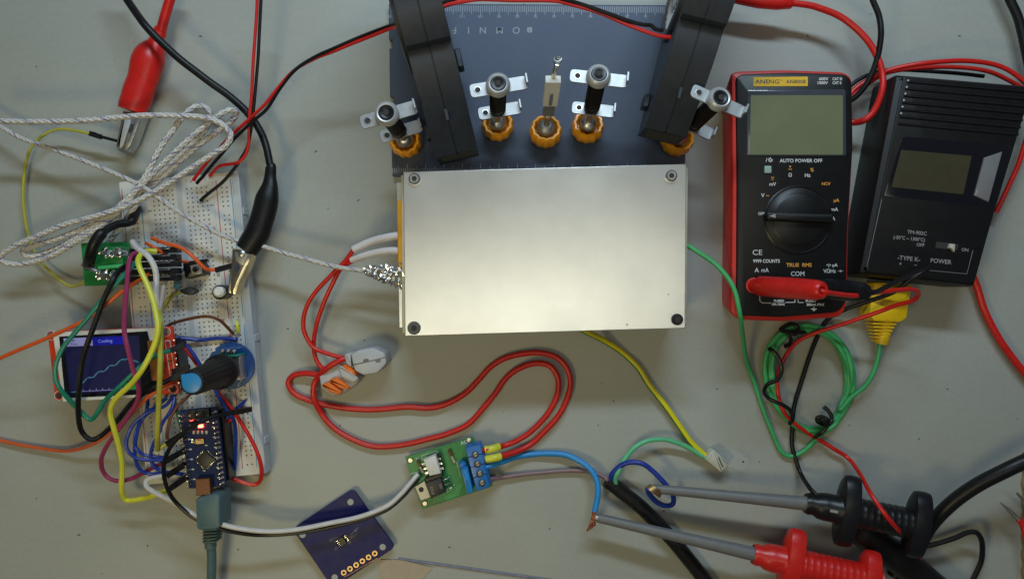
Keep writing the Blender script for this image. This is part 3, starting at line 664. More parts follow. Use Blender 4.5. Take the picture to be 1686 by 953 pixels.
for i in range(5):
    y = 408 + i * 11.5
    b = MB(); b.prism([(212, y + 1.5), (291, y - 2), (292, y + 7.5), (213, y + 10.5)], .62, .80, m_blkp); b.prism([(252, y + 1.5), (280, y + .2), (280, y + 1.6), (252, y + 2.9)], .79, .803, m_dsteel); b.build('plug_housing', t, bevel=.01)

# ------------------------------------------------------------ colour display module
t = thing('display_module', 'small colour screen on a red board at the left of the breadboard', 'display', P(185, 600))
LZ = .80
RB = [(78, 546), (283.5, 537), (295, 647.5), (91, 659)]
b = MB(); b.prism(roundpoly(RB, 1.5), .62, .68, m_pcbr)
b.build('board', t, bevel=.006)
b = MB(); b.prism([(86, 547), (256, 539.5), (261, 652), (103, 661.5)], .68, LZ, m_bezel); b.build('bezel', t, bevel=.01)
b = MB(); b.prism([(97, 554), (242.5, 545), (247.5, 565), (257, 566), (262, 648), (107, 655)], LZ - .01, LZ + .006, m_glassb)
gl_ = b.build('glass', t, bevel=.003)
b = MB(); b.prism(roundpoly([(242, 560), (263, 562), (270, 624), (250, 627)], 4), LZ - .02, LZ + .012, m_flex); b.build('flex_cable', t)
SC = [(104.5, 557), (228.5, 552), (233, 641.5), (115.5, 648)]
b = MB(); z0 = LZ - .01; zt = LZ + .010
b.prism(SC, z0, zt, m_screen)
b.prism(qrect(SC, 0, 0, .38, .15), z0, zt + .003, m_sgrey); b.prism(qrect(SC, .38, 0, .80, .15), z0, zt + .003, m_sblue)
q = qm(SC, .50, .075); b.text('Cooling', q[0] + 6, q[1], zt + .004, 5.2, m_stxt, ang=-3, bold=0)
q = qm(SC, .12, .05); b.text('180', q[0], q[1], zt + .004, 3.5, m_screen, ang=-3); q = qm(SC, .13, .11); b.text('Temp', q[0], q[1], zt + .004, 3.5, m_screen, ang=-3)
def tr(f, ph=0):
    if f < .06: return .97
    if f < .14: return .97 - (f - .06) * 1.9
    return .82 - .48 * (f - .14) / .8 + .022 * sin((f - .14) * 38 + ph)
for ph, w in ((0, .0042), (.9, .0028)):
    pts = [P(*qm(SC, .02 + f * .96, tr(f, ph) if f < .85 else tr(.85, ph) + (f - .85) * .55), zt + .004) for f in [i / 90 for i in range(91)]]
    b.tube(pts, w, m_sline, 4)
ax = [P(*qm(SC, .02, .97), zt + .003), P(*qm(SC, .75, .97), zt + .003)]; b.tube(ax, .004, m_sgrey, 4)
for i in range(8): u = .1 + i * .09; b.tube([P(*qm(SC, u, .97), zt + .003), P(*qm(SC, u, .93), zt + .003)], .004, m_sgrey, 4)
b.prism(qrect(SC, .76, .86, .97, .985), z0, zt + .003, m_sgreen); b.build('screen', gl_, smooth=0)
b = MB()
for (x, y) in ((273, 546), (285, 640), (84, 552), (97, 651)):
    b = MB(); b.cyl(x, y, .6, .684, 8.0, m_wprint, 24, .002); b.cyl(x, y, .6, .688, 7.0, m_pcbr, 24, .002); b.cyl(x, y, .6, .692, 5.2, m_dsteel if y < 600 else m_hole, 24, .002); b.build('mounting_hole', t)
b = MB()
RL = [(271, 560), (280, 560), (289, 620), (280, 621)]
b.prism(RL, .6, .684, m_wprint); b.prism([(272.3, 561.5), (279, 561.5), (287.5, 618.8), (281, 619.3)], .6, .688, m_pcbr)
for i, s_ in enumerate(('LED', 'SCK', 'SDA', 'A0', 'RESET', 'CS', 'GND', 'VCC')): q = (276 + i * 1.05, 565.5 + i * 7.2); b.text(s_, q[0], q[1], .692, 3.2, m_pk, ang=-3, xs=.65, bold=.02)
b.build('board_markings', t)
b = MB(); b.cyl(257, 637, .7, .86, 4.5, m_bezel, 16); b.build('bezel_peg', t)
b = MB()
b.prism([(284, 556), (291, 556), (299, 632), (292, 632)], BZ, .62, m_blkp)
for i in range(8):
    q = (286 + i * 1.2, 560 + i * 10); b.tube([P(q[0], q[1], .6), P(q[0], q[1], .76)], .014, m_solder, 6)
b.build('header', t)

# ------------------------------------------------------------ rotary encoder
t = thing('rotary_encoder', 'black fluted knob with sky blue top on a round cobalt blue board', 'rotary encoder', P(372, 604))
b = MB(); c = P(380, 602, .62); k = (H - .62) / H
b.lathe([(.385 * k, .56), (.385 * k, .615), (.38 * k, .62)], Matrix.Translation((c.x, c.y, 0)), m_enc, 40)
b.text('GND + SW DT CLK', 398, 625, .623, 3, m_wprint, ang=-60, xs=.7); b.prism([(349, 575), (353, 573), (355, 577), (351, 579)], .6, .624, m_wprint); b.build('round_board', t)
b = MB(); b.prism([(352, 588), (394, 585), (397, 625), (356, 630)], .62, .92, m_dsteel); b.prism([(350, 586), (393, 583.5), (393, 587), (350, 590)], .62, .96, m_teal); b.build('body', t, bevel=.01)
for x in (364.5, 374, 383):
    b = MB(); b.tube(spline([P(x, 583, .9), P(x, 580, .95), P(x + 3, 577, .85), P(x + 4, 575, .62)], 4), .028, m_solder, 8); b.build('pin', t)
base = P(375, 607, .92); topz = 2.15; tp = P(316, 630, topz)
ax = (Vector((tp.x, tp.y, topz)) - base); M = axis_matrix(base, tp); LL = ax.length
b = MB(); b.lathe([(.10, -.02), (.10, .3)], M, m_steel, 20); b.build('bushing', t)
b = MB(); b.lathe([(.255, .22), (.265, .25), (.265, .33), (.22, .40)], M, m_knob, 48); b.lathe([(.22, .34), (.215, .40), (.20, .5), (.172, LL - .04), (.163, LL - .01), (.15, LL)], M, m_knob, 90, .045, 18)
kn_ = b.build('knob', t, smooth=50)
b = MB(); d0 = M @ Vector((0, 0, LL + .012)); pr = []
tipdir = atan2(.13, -.17)
for k in range(33):
    a = tipdir + .62 + (2 * pi - 1.24) * k / 32; pr.append(Vector((d0.x + .138 * cos(a), d0.y + .138 * sin(a), 0)))
pr.append(Vector((d0.x + .185 * cos(tipdir), d0.y + .185 * sin(tipdir), 0)))
b.poly(pr, d0.z - .05, d0.z + .005, m_cap, chamfer=.012)
b.tube([Vector((d0.x + .17 * cos(tipdir), d0.y + .17 * sin(tipdir), d0.z - .03)), Vector((base.x + .2 * cos(tipdir), base.y + .2 * sin(tipdir), 1.4))], .012, m_cap, 8); b.build('pointer_cap', kn_)

# ------------------------------------------------------------ microcontroller board
t = thing('microcontroller_board', 'narrow dark blue microcontroller board with a lit red light on the breadboard', 'circuit board', P(333, 738))
NB = [(295, 675), (358, 669), (372, 800), (311, 804)]; NZ = .72
b = MB(); b.prism(roundpoly(NB, 1.5), NZ - .05, NZ, m_pcbn); b.build('board', t, bevel=.005)
b = MB(); b.prism(qrect(NB, .01, .04, .11, .97), BZ + .002, NZ - .055, m_blkp); b.prism([(360, 674), (367, 673), (378, 790), (371, 791)], BZ + .002, .60, m_blkp); b.build('header', t, bevel=.01)
for side, u0 in (('a', .07), ('b', .93)):
    b = MB()
    for i in range(15):
        q = qm(NB, u0, .06 + i * .0635); b.lathe([(.032, 0), (.03, .02), (.013, .05), (.011, .12)], Matrix.Translation(P(q[0], q[1], NZ)), m_solder, 8)
        q2 = qm(NB, u0 + (.10 if side == 'a' else -.10), .06 + i * .0635)
        if i % 2: b.prism([(q2[0] - 2, q2[1] - 1), (q2[0] + 2, q2[1] - 1), (q2[0] + 2, q2[1] + 1), (q2[0] - 2, q2[1] + 1)], NZ - .02, NZ + .003, m_wprint)
    b.build('pin_row', t)
b = MB()
for i in range(6):
    q = qm(NB, .28 + (i % 3) * .2, .05 + (i // 3) * .06); A = P(q[0], q[1], NZ); b.tube([A, A + Vector((0, 0, .33))], .014, m_solder, 6)
b.prism(qrect(NB, .2, .02, .76, .14), NZ, NZ + .09, m_blkp); b.build('pin_header', t)
c = P(337, 757, NZ + .05); b = MB()
k = .15; pr = [Vector((c.x + k * cos(a), c.y + k * sin(a), 0)) for a in (radians(2), radians(92), radians(182), radians(272))]
b.poly(pr, NZ, NZ + .05, m_chip, chamfer=.008); 
for a in range(4):
    for j in range(-3, 4):
        aa = radians(47 + 90 * a); dv = Vector((cos(aa), sin(aa), 0)); tv = Vector((-sin(aa), cos(aa), 0)); q = c + dv * .118 + tv * j * .026; b.box((0, 0, 0), (.02, .011, .012), m_solder, Matrix.Translation((q.x, q.y, NZ + .008)) @ Matrix.Rotation(aa, 4, 'Z'))
b.build('chip', t)
b = MB(); b.prism([(321, 723), (335, 722), (336, 730), (322, 731)], NZ, NZ + .04, m_gold); b.prism([(323.5, 724.5), (332.5, 724), (333, 728.5), (324, 729)], NZ, NZ + .055, m_brass); b.build('crystal', t, bevel=.004)
b = MB(); random.seed(11)
for i in range(26):
    u, v = random.uniform(.2, .8), random.uniform(.18, .9)
    if .3 < v < .38 or .5 < v < .78: continue
    q = qm(NB, u, v); w = random.choice((2, 3)); b.prism([(q[0] - w, q[1] - 1), (q[0] + w, q[1] - 1), (q[0] + w, q[1] + 1), (q[0] - w, q[1] + 1)], NZ, NZ + .02, random.choice((m_solder, m_chip, m_cream)))
for i, x in enumerate((317, 324, 331, 338)): b.prism([(x, 709), (x + 3.2, 709), (x + 3.4, 714), (x + .2, 714)], NZ, NZ + .02, m_cream)
b.build('surface_parts', t)
b = MB(); b.prism([(326, 699), (333, 698.5), (333.5, 703.5), (326.5, 704)], NZ, NZ + .035, m_led); b.build('red_light', t)
b = MB(); b.prism([(321, 788), (345, 787), (347, 814), (323, 816)], NZ, NZ + .14, m_usbm); b.build('usb_port', t, bevel=.01)
t = thing('usb_cable', 'grey blue plug and cable coming up from the bottom edge to the microcontroller', 'cable', P(343, 850))
b = MB(); b.prism(roundpoly([(321, 822), (328, 818), (354, 811), (362, 816), (362, 868), (355, 872), (326, 873), (322, 868)], 4), .42, .90, m_usb, chamfer=.05); b.build('plug_body', t)
b = MB()
for i in range(5): b.prism(roundpoly([(332.5, 871 + i * 5), (358 - i * .6, 870 + i * 5), (358 - i * .6, 873.5 + i * 5), (332.5, 874.5 + i * 5)], 1.5, 2), .5 - i * .02, .80 - i * .03, m_usb, chamfer=.02)
b.tube([P(345, 868, .62), P(347, 900, .55)], .09, m_usb, 14); b.build('strain_relief', t)
b = MB(); b.tube(path([(346, 890, .57), (348, 920, .5), (348, 960, .4), (349, 1000, .3)]), .072, m_usb, 14); b.build('cord', t)

# ------------------------------------------------------------ jumper wires
G = 'jumper wires on the breadboard circuit'
def J(label, pts, m, r=3.0, plugs=(), z=.6): return wire('jumper_wire', label, pts, r, m, 'jumper wire', z, G, 8, plugs)
J('teal jumper looping left around the screen and back over it', [(244, 415, .85), (236, 421, .9), (209, 449, 1.15), (181, 479, 1.2), (147, 519), (123, 548, 1.15), (104, 571), (92, 597, 1.1), (90.5, 619), (97, 637, 1.05), (113, 656), (131, 675, .8), (144, 688), (151, 690, .75), (159, 681), (173, 658, .85), (197, 635, 1.0), (228, 606), (255, 586, 1.0), (283, 576, .85)], m_teal, 3.6, [((281, 577, .86), (304, 568, .78), 8)])
J('black jumper hanging over the screen in a deep loop', [(206, 438, .9), (196, 446, 1.1), (187, 460, 1.25), (175, 485, 1.3), (165, 510), (156, 534), (144, 567, 1.25), (135, 598), (130, 637, 1.1), (129, 677), (134, 708, .7), (150, 723), (168, 716, .6), (192, 693), (215, 666, .8), (236, 648), (257, 635, .95), (283, 623, .9)], m_blk, 4.0, [((281, 624, .9), (312, 607, .85), 8)])
J('long orange jumper crossing the top corner of the screen to the left edge', [(250, 448, .75), (224, 464, .9), (199, 481, 1.1), (171, 504), (136, 529, 1.15), (92, 550), (39, 572, 1.0), (0, 590), (-30, 604, .8)], m_orange, 3.1)
J('magenta jumper falling over the screen and curling left below it', [(240, 414, .85), (228, 416, .95), (216, 421, 1.1), (211, 438, 1.2), (209, 472), (205, 510, 1.3), (205, 546), (210, 573, 1.35), (218, 606), (227, 636, 1.2), (226, 659), (211, 685, 1.0), (190, 714), (175, 735, .8), (166, 758), (172, 780, .5), (190, 791), (216, 788, .45), (243, 775), (270, 761, .6)], m_mag, 3.5, [((268, 762, .6), (304, 741, .72), 9)])
J('bright yellow jumper winding over the screen down to the lowest black plug', [(258, 414, .85), (240, 414, .95), (229, 424, 1.1), (229, 438, 1.2), (239, 461), (250, 488, 1.3), (257, 515), (260, 540, 1.4), (254, 568), (237, 603, 1.4), (215, 632), (190, 657, 1.2), (182, 679), (187, 703, 1.0), (196, 735), (201, 766, .7), (200, 804), (207, 822, .4), (230, 821), (256, 814, .45), (282, 803, .6)], m_yel, 4.2, [((280, 804, .6), (309, 784, .72), 9)])
J('straight olive yellow jumper hanging right of the screen to a black plug', [(262, 512, 1.0), (263, 525, 1.25), (264.5, 570), (264, 611, 1.3), (262, 660), (259.5, 716, .95), (259, 738, .7), (266, 734, .65), (278, 728, .65)], m_dyel, 4.0, [((276, 730, .66), (298, 716, .72), 9)])
J('thick white jumper arching over the black plugs of the green module', [(218, 398, .8), (226, 408, .95), (243, 420, 1.1), (254, 437, 1.15), (258, 455), (257, 485, 1.1), (258, 513), (260, 530, .95), (264, 580, .75), (266, 630, .6), (268, 660, .32)], m_white, 4.4)
J('lilac white jumper curving from the push button side down the board', [(302, 444, .42), (292, 446, .55), (281, 452, .65), (271, 466, .7), (266, 492), (263, 515, .75), (268, 560, .6), (272, 600, .45), (276, 640, .32)], m_lilac, 3.2)
J('short olive wire joining the small transistor', [(300, 479.5, .42), (290, 483, .45), (280, 489), (273, 498, .4), (269, 508, .3)], m_dyel, 2.6)
J('orange jumper ending at the push button', [(240, 400, .8), (254, 407, .85), (275, 420), (295, 429, .6), (312, 432, .40)], m_orange, 2.7)
J('orange jumper arching over the push button to the black clip', [(250, 392, .7), (272, 400, .8), (296, 407), (315, 420, .85), (336, 440), (345, 444, .7), (358, 444, .65)], m_orange, 3.0, [((355, 445, .65), (384, 437, .65), 8)])
J('brown jumper arching across the middle of the breadboard', [(274, 540, .32), (280, 534, .45), (310, 525, .6), (339, 520.5, .65), (360, 526, .6), (373, 537, .45), (384, 549, .30)], m_brown, 2.5)
J('flat blue jumper lying above the round encoder board', [(288, 556, .5), (310, 557, .4), (330, 559.5, .35), (360, 557, .34), (385, 559, .34), (389, 557, .30)], m_blue, 3.0)
J('pink red jumper passing under the knob and curling round the lower right corner', [(303, 570, .6), (318, 590), (330, 607, .5), (344, 628), (358, 645, .5), (380, 671), (400, 701, .55), (416, 727), (428, 757, .5), (431, 780), (425, 794, .3), (411, 796), (395, 791, .32), (381, 787, .32)], m_red, 3.3)
J('blue jumper passing under the knob beside the pink red one', [(306, 567, .7), (320, 585), (333, 605, .6), (345, 625), (354, 641, .55), (366, 661), (377, 679, .6), (386, 696), (388, 735, .5), (386, 773, .32)], m_blue, 3.0)
J('short blue jumper sticking out above the black plug at the right rail', [(403, 660, .34), (395, 667, .42), (386, 674), (376, 684, .5), (366, 696, .5)], m_blue, 2.7)
J('short red jumper crossing beside the microcontroller board', [(399, 671, .32), (388, 682, .42), (378, 691), (368, 700, .45)], m_red, 2.6)
J('dark grey jumper sweeping in a wide arc over the microcontroller to the white pair', [(386, 679, .85), (349, 686, 1.1), (322, 699, 1.25), (300, 714), (281, 734, 1.25), (271, 757), (269.5, 779, 1.05), (277, 807), (292, 829, .8), (322, 853, .75), (362, 869, .7), (402, 877.5), (442, 880, .5), (495, 876), (548, 866, .45), (596, 855), (636, 839, .4), (662, 818), (677, 801, .35), (690, 786, .3)], m_blk, 3.2, [((384, 679, .86), (412, 673, .5), 8)])
J('long white wire sweeping across the bottom left over the navy board', [(274, 781, .6), (252, 785), (241, 791, .6), (246, 804), (283, 825, .7), (314, 843), (349, 857, .78), (389, 868), (442, 874, .6), (495, 870), (548, 860, .5), (596, 849), (636, 833, .42), (660, 813), (674, 797, .38), (688, 780, .3)], m_white, 3.9)
bl = [('outermost blue jumper loop left of the microcontroller', [(285, 650, .6), (273, 667, .65), (245, 678, .8), (226, 691), (213, 708, .85), (207, 729), (212, 744, .8), (226, 754), (245, 757, .7), (278, 757, .65)]),
      ('second blue jumper loop, starting highest below the screen', [(243, 650, .6), (241, 676, .75), (231, 695), (224, 711, .8), (222, 729), (228, 742, .75), (240, 750), (268, 753, .65), (280, 753, .65)]),
      ('blue jumper loop hanging lowest of the four', [(275, 655, .6), (252, 672, .7), (232, 692, .78), (225, 716, .8), (222, 744), (225, 763, .7), (233, 774), (246, 779, .6), (268, 778, .6), (282, 780, .6)]),
      ('innermost blue jumper loop nearest the microcontroller', [(288, 650, .6), (282, 673, .7), (268, 695), (262, 713, .8), (252, 732), (248, 750, .7), (253, 767), (270, 775, .6), (300, 780, .7)])]
for lb, pt in bl: J(lb, pt, m_blue, 2.8)
b_extra = thing('plug_housing', 'middle black plug beside the left pins of the microcontroller', 'plug', P(290, 772), G)
plug(b_extra, (277, 782, .6), (305, 764, .72), 9)
J('brown jumper curving down left of the microcontroller', [(314, 648, .5), (305, 657, .6), (292, 668, .7), (281, 688), (276, 708, .75), (275, 722, .7)], m_brown, 2.6)
J('dark green jumper slipping behind the microcontroller', [(287, 652, .5), (290, 672, .6), (296, 697), (300, 714, .62)], m_dgreen, 2.6)
J('red orange wire running from the screen corner to the left edge', [(284, 634, .85), (250, 648, .9), (228, 669), (205, 693, .7), (184, 711), (157, 729, .3), (130, 739), (100, 742, .1), (50, 735), (0, 725, .06), (-30, 718)], m_dorange, 2.9)
J('thin yellow jumper from the red clip looping down the left side', [(150, 221, .35), (125, 216), (100, 213), (76, 220), (54, 240, .25), (42, 270), (38, 310, .15), (40, 350), (48, 390, .12), (62, 425), (85, 450, .15), (110, 469), (125, 471, .3), (140, 464, .5)], m_dyel, 2.4, [((148, 220, .36), (167, 226, .34), 8), ((164, 225, .34), (192, 232, .32), 4.6)])
t = thing('stacked_pins', 'black three pin header plug at the right side of the screen', 'plug', P(295, 615), G)
for i in range(3):
    plug(t, (284 + i, 611 + i * 7, .86), (312 - i * 5, 602 + i * 8, .84), 6.5)

# ------------------------------------------------------------ crocodile clips
t = thing('crocodile_clip', 'red booted crocodile clip on a red lead at the upper left', 'crocodile clip', P(235, 120), 'crocodile clips on bench leads')
b = MB(); b.tube(path([(290, -30, .5), (280, 0, .45), (272, 28), (265, 52, .38)]), .078, m_red, 12); b.build('lead', t)
ctr = [(266, 46, 8), (264, 50, 10.5), (262, 56, 11), (259, 63, 11.5), (257, 72, 15), (252, 82, 21), (247, 92, 25.5), (243, 103, 27), (239, 118, 26), (235, 132, 24.5), (229, 148, 25), (225, 162, 25), (220, 174, 24), (217, 183, 22.5)]
pp = spline([(a, c, .36, r) for a, c, r in ctr], 4)
b = MB(); b.tube([P(q[0], q[1], q[2]) for q in pp], [q[3] / 100 * .97 for q in pp], m_red, 24, .85); b.build('boot', t)
b = MB()
b.prism([(199, 181), (213, 184), (217, 200), (205, 238), (199, 247), (191, 247), (187, 240)], .12, .46, m_steel, chamfer=.09)
b.build('upper_jaw', t)
b = MB(); z = [(213, 184), (233, 188), (228, 202), (222, 220), (214, 240), (206, 248)]; 
for i in range(7): f = i / 7; z += [(203 + f * 12, 246 - f * 44), (206 + f * 12, 240 - f * 40)]
b.prism(z, .14, .40, m_dsteel, chamfer=.01); b.build('lower_jaw', t)
b = MB(); b.prism([(216, 206), (221, 203), (219, 214), (213, 219)], .3, .405, m_hole); b.build('jaw_slot', t)
t = thing('crocodile_clip', 'black booted crocodile clip on a thick black lead beside the breadboard', 'crocodile clip', P(425, 380), 'crocodile clips on bench leads')
b = MB(); b.tube(path([(188, -32, .5), (205, -6, .6), (222, 19), (240, 43, .78), (265, 69), (300, 101, .7), (340, 131), (375, 156, .55), (405, 183), (425, 211, .45), (438, 241), (446, 278, .5)]), .060, m_blk, 14); b.build('lead', t)
ctr = [(445, 272, 7.5), (446, 276, 9), (445, 292, 10), (444, 308, 14), (440, 326, 19), (436, 345, 20), (430, 365, 20), (423, 385, 21), (412, 402, 20), (406, 412, 19)]
pp = spline([(a, c, .60, r) for a, c, r in ctr], 4); b = MB(); b.tube([P(*q[:3]) for q in pp], [q[3] / 100 * .94 for q in pp], m_blk, 24, .85); b.build('boot', t)
b = MB(); b.prism([(381, 408), (415, 418), (407, 441), (397, 462), (389, 484), (383, 486), (377, 479), (379, 441)], .50, .74, m_brass, chamfer=.05); b.prism([(386, 414), (408, 420), (400, 438), (388, 430)], .7, .752, m_steel, chamfer=.01); b.build('upper_jaw', t)
b = MB(); b.prism([(386, 437), (393, 434), (396, 441), (392, 449), (386, 447)], .6, .747, m_rim); b.build('jaw_slot', t)
b = MB(); b.prism([(378, 442), (384, 440), (380, 484), (375, 481)], .46, .66, m_dsteel, chamfer=.02); b.build('lower_jaw', t)
b = MB(); b.lathe([(.05, 0), (.055, .01), (.035, .025)], Matrix.Translation(P(398, 418, .75)), m_dsteel, 18); b.build('rivet', t)

# ------------------------------------------------------------ triac board
t = thing('triac_board', 'green power board with blue screw terminals and white chip at bottom centre', 'circuit board', P(740, 778))
TB = [(667, 752), (779, 718.5), (811.5, 800), (695, 838)]; TZ = .17
b = MB(); b.prism(roundpoly(TB, 1.5), TZ - .05, TZ, m_pcbg); b.build('board', t, bevel=.005)
b = MB()
for x, y in ((675.5, 757.5), (772, 724), (699.5, 828.5), (803, 795)): b = MB(); b.cyl(x, y, TZ, TZ + .004, 5.6, m_dgreen, 20, .001); b.cyl(x, y, TZ, TZ + .007, 3.6, m_dsteel, 20, .001); b.build('mounting_hole', t)
b = MB()
for a, c in (((694, 750), (720, 742)), ((720, 742), (722, 750)), ((694, 750), (696, 757)), ((676, 780), (694, 775)), ((752, 760), (758, 784)), ((728, 786), (732, 797))):
    A = P(a[0], a[1], TZ + .003); B = P(c[0], c[1], TZ + .003); b.tube([A, B], .006, m_wprint, 4)
b.text('R1', 688, 755, TZ + .004, 4.5, m_wprint, ang=-17); b.text('AC', 764, 728, TZ + .004, 6, m_wprint, ang=-17, bold=.01); b.text('R3', 690, 763, TZ + .004, 3.5, m_wprint, ang=70)
for i in range(9):
    for j in range(5): x, y = 712 + i * 5 + j * 1.2, 826 - i * 1.6 - j * 3.8 + 0; b.prism([(x, y), (x + 3, y - 1), (x + 3.6, y + 1), (x + .7, y + 2)], TZ - .01, TZ + .002, m_green)
b.build('silkscreen', t, smooth=0)
b = MB(); b.prism([(697, 757), (717, 748.5), (726, 779), (707, 783.5)], TZ + .06, TZ + .22, m_chipw, chamfer=.02)
for i in range(3):
    f = .2 + i * .3; q = (719 + 7 * f, 751 + 26 * f); b.prism([(q[0], q[1] - 2), (q[0] + 5, q[1] - 3), (q[0] + 5.5, q[1]), (q[0] + .5, q[1] + 1)], TZ, TZ + .12, m_solder); q = (693 + 8 * f, 759 + 24 * f); b.prism([(q[0], q[1] - 1), (q[0] + 5, q[1] - 2), (q[0] + 5.5, q[1] + 1), (q[0] + .5, q[1] + 2)], TZ, TZ + .12, m_solder)
b.build('white_chip', t)
b = MB(); b.prism([(718, 748), (724, 746), (732, 772), (727, 774)], TZ + .02, TZ + .10, m_blkp); b.prism([(699, 788), (727, 778), (729, 784), (701, 794)], TZ, TZ + .17, m_blkp); b.build('chip_socket', t, bevel=.006)
b = MB(); b.prism([(700, 794.5), (725.7, 786), (734, 810), (709, 821)], TZ + .06, TZ + .22, m_chip, chamfer=.02); b.text('BTA16', 712, 807, TZ + .223, 4, m_gprint, ang=-107, xs=.8); b.text('600B', 726, 800, TZ + .223, 3.6, m_gprint, ang=-107, xs=.8); b.build('power_transistor', t)
b = MB(); b.prism([(683, 801), (699, 791), (709, 818), (692.6, 824)], TZ + .05, TZ + .11, m_steel); b.cyl(693.5, 805.5, TZ + .1, TZ + .114, 4.2, m_hole, 20, .001); b.build('heat_tab', t, bevel=.005)
for i in range(3):
    A = P(726 + i * 3.2, 791 + i * 7.4, TZ + .1); b = MB(); b.tube([A, A + Vector((.11, .035, -.02)), A + Vector((.15, .045, -.1))], .016, m_solder, 6); b.build('leg', t)
TR = [(766, 737), (791, 731), (806, 801), (785, 808.5)]
b = MB(); b.prism(TR, TZ, TZ + .32, m_tblue, chamfer=.015); b.prism([(789, 733), (795, 735), (808, 795), (803, 800)], TZ, TZ + .20, m_tblue, chamfer=.01)
for f in (.33, .56, .8):
    A = qm(TR, 0, f - .11); B = qm(TR, 1, f - .11); b.tube([P(A[0], A[1], TZ + .322), P(B[0], B[1], TZ + .322)], .006, m_pcbn, 4)
st_ = b.build('screw_terminal', t)
for f in (.2, .42, .64, .86):
    q = qm(TR, .52, f); b = MB(); b.cyl(q[0], q[1], TZ + .3, TZ + .33, 6.0, m_rim, 20, .002); b.cyl(q[0], q[1], TZ + .3, TZ + .345, 4.5, m_steel, 18, .015)
    b.box((0, 0, 0), (.08, .014, .008), m_rim, Matrix.Translation(P(q[0], q[1], TZ + .347)) @ Matrix.Rotation(.5, 4, 'Z')); b.build('terminal_screw', st_)
b = MB(); b.prism(roundpoly([(759, 773), (770, 771), (779, 810), (769, 813)], 2), TZ, TZ + .36, m_lblue, chamfer=.02); b.text('104J', 769, 793, TZ + .363, 3.6, m_pk, ang=75); b.build('film_capacitor', t)
b = MB(); b.lathe([(.02, .0), (.06, .03), (.075, .08), (.06, .13), (.001, .15)], Matrix.Translation(P(763, 762, TZ + .02)), m_tblue, 18); b.build('disc_capacitor', t)
for i, (x, y) in enumerate(((690, 762), (694, 773), (742, 745), (746, 756))):
    A = P(x - 3, y - 6, TZ + .04); B = P(x + 3, y + 6, TZ + .04); L = (B - A).length; b = MB(); b.lathe([(.01, 0), (.026, .015), (.022, .04), (.022, L - .04), (.026, L - .015), (.01, L)], axis_matrix(A, B), m_beige if i % 2 else m_brown, 12); b.build('resistor', t)

# ------------------------------------------------------------ navy sensor board and bag
t = thing('plastic_bag', 'clear plastic bag with blue seam and beige label at the bottom edge', 'bag', P(740, 950))
b = MB(); b.prism([(640, 922), (664, 920), (880, 950), (1010, 968), (1000, 1010), (600, 1010)], .012, .022, m_clear); b.build('film', t)
b = MB(); b.tube([P(655, 919.5, .03), P(760, 934, .03), P(880, 951, .03), P(1010, 969, .03)], .016, mat('blue_seam', (.19, .19, .28), .5, var=.25, scale=15), 6, .4); b.build('seam', t)
b = MB(); b.prism([(626, 921), (660, 921), (712, 934), (690, 958), (680, 1000), (620, 1000)], .023, .028, m_beige); b.build('paper_label', t)
t = thing('sensor_board', 'bare navy blue square circuit board with six gold holes, bottom left of centre', 'circuit board', P(565, 890))
NV = [(581, 804), (651, 900), (548, 968), (481, 870)]; Z0 = .10; Z1 = .15
b = MB(); b.prism(roundpoly(NV, 9, 6), Z0, Z1, m_pcbb); b.build('board', t, bevel=.006)
b = MB()
for x, y in ((577, 826), (630, 900), (498, 880), (551, 950)): b.cyl(x, y, Z0, Z1 + .003, 5.2, m_table, 24, .001)
b.build('mounting_holes', t)
b = MB()
for i in range(6):
    x = 566 + i * 10.2; y = 942 - i * 6.3; c = P(x, y, Z1 + .003)
    b.lathe([(.047, -.004), (.047, 0), (.045, .002), (.022, .002), (.02, -.002)], Matrix.Translation(c), m_gold, 20); b.lathe([(.02, 0), (.02, .003)], Matrix.Translation(c), m_hole, 14)
b.tube([P(566, 950, Z1 + .003), P(622, 918, Z1 + .003)], .01, m_copper, 5); b.build('gold_pads', t)
b = MB(); c = P(563, 891, Z1 + .06); Mx = Matrix.Translation((c.x, c.y, Z1 + .03)) @ Matrix.Rotation(radians(34), 4, 'Z')
b.box((0, 0, 0), (.10, .13, .06), m_chip, Mx)
for sx in (-1, 1):
    for j in range(4): b.box((sx * .07, -.045 + j * .03, -.02), (.05, .012, .015), m_solder, Mx)
b.build('chip', t, bevel=.004)
b = MB()
for s_, x, y in (('R1', 586, 873), ('C2', 545, 889), ('C1', 554, 902), ('R2', 580, 883), ('3V', 576, 893)): b.text(s_, x, y, Z1 + .003, 3.5, m_gprint, ang=-34)
for a, c in (((572, 886), (590, 867)), ((574, 889), (588, 878)), ((549, 887), (555, 884)), ((550, 893), (556, 890)), ((572, 892), (577, 888))): b.tube([P(*a, Z1 + .002), P(*c, Z1 + .002)], .0045, m_gprint, 4)
b.build('printing', t, smooth=0)

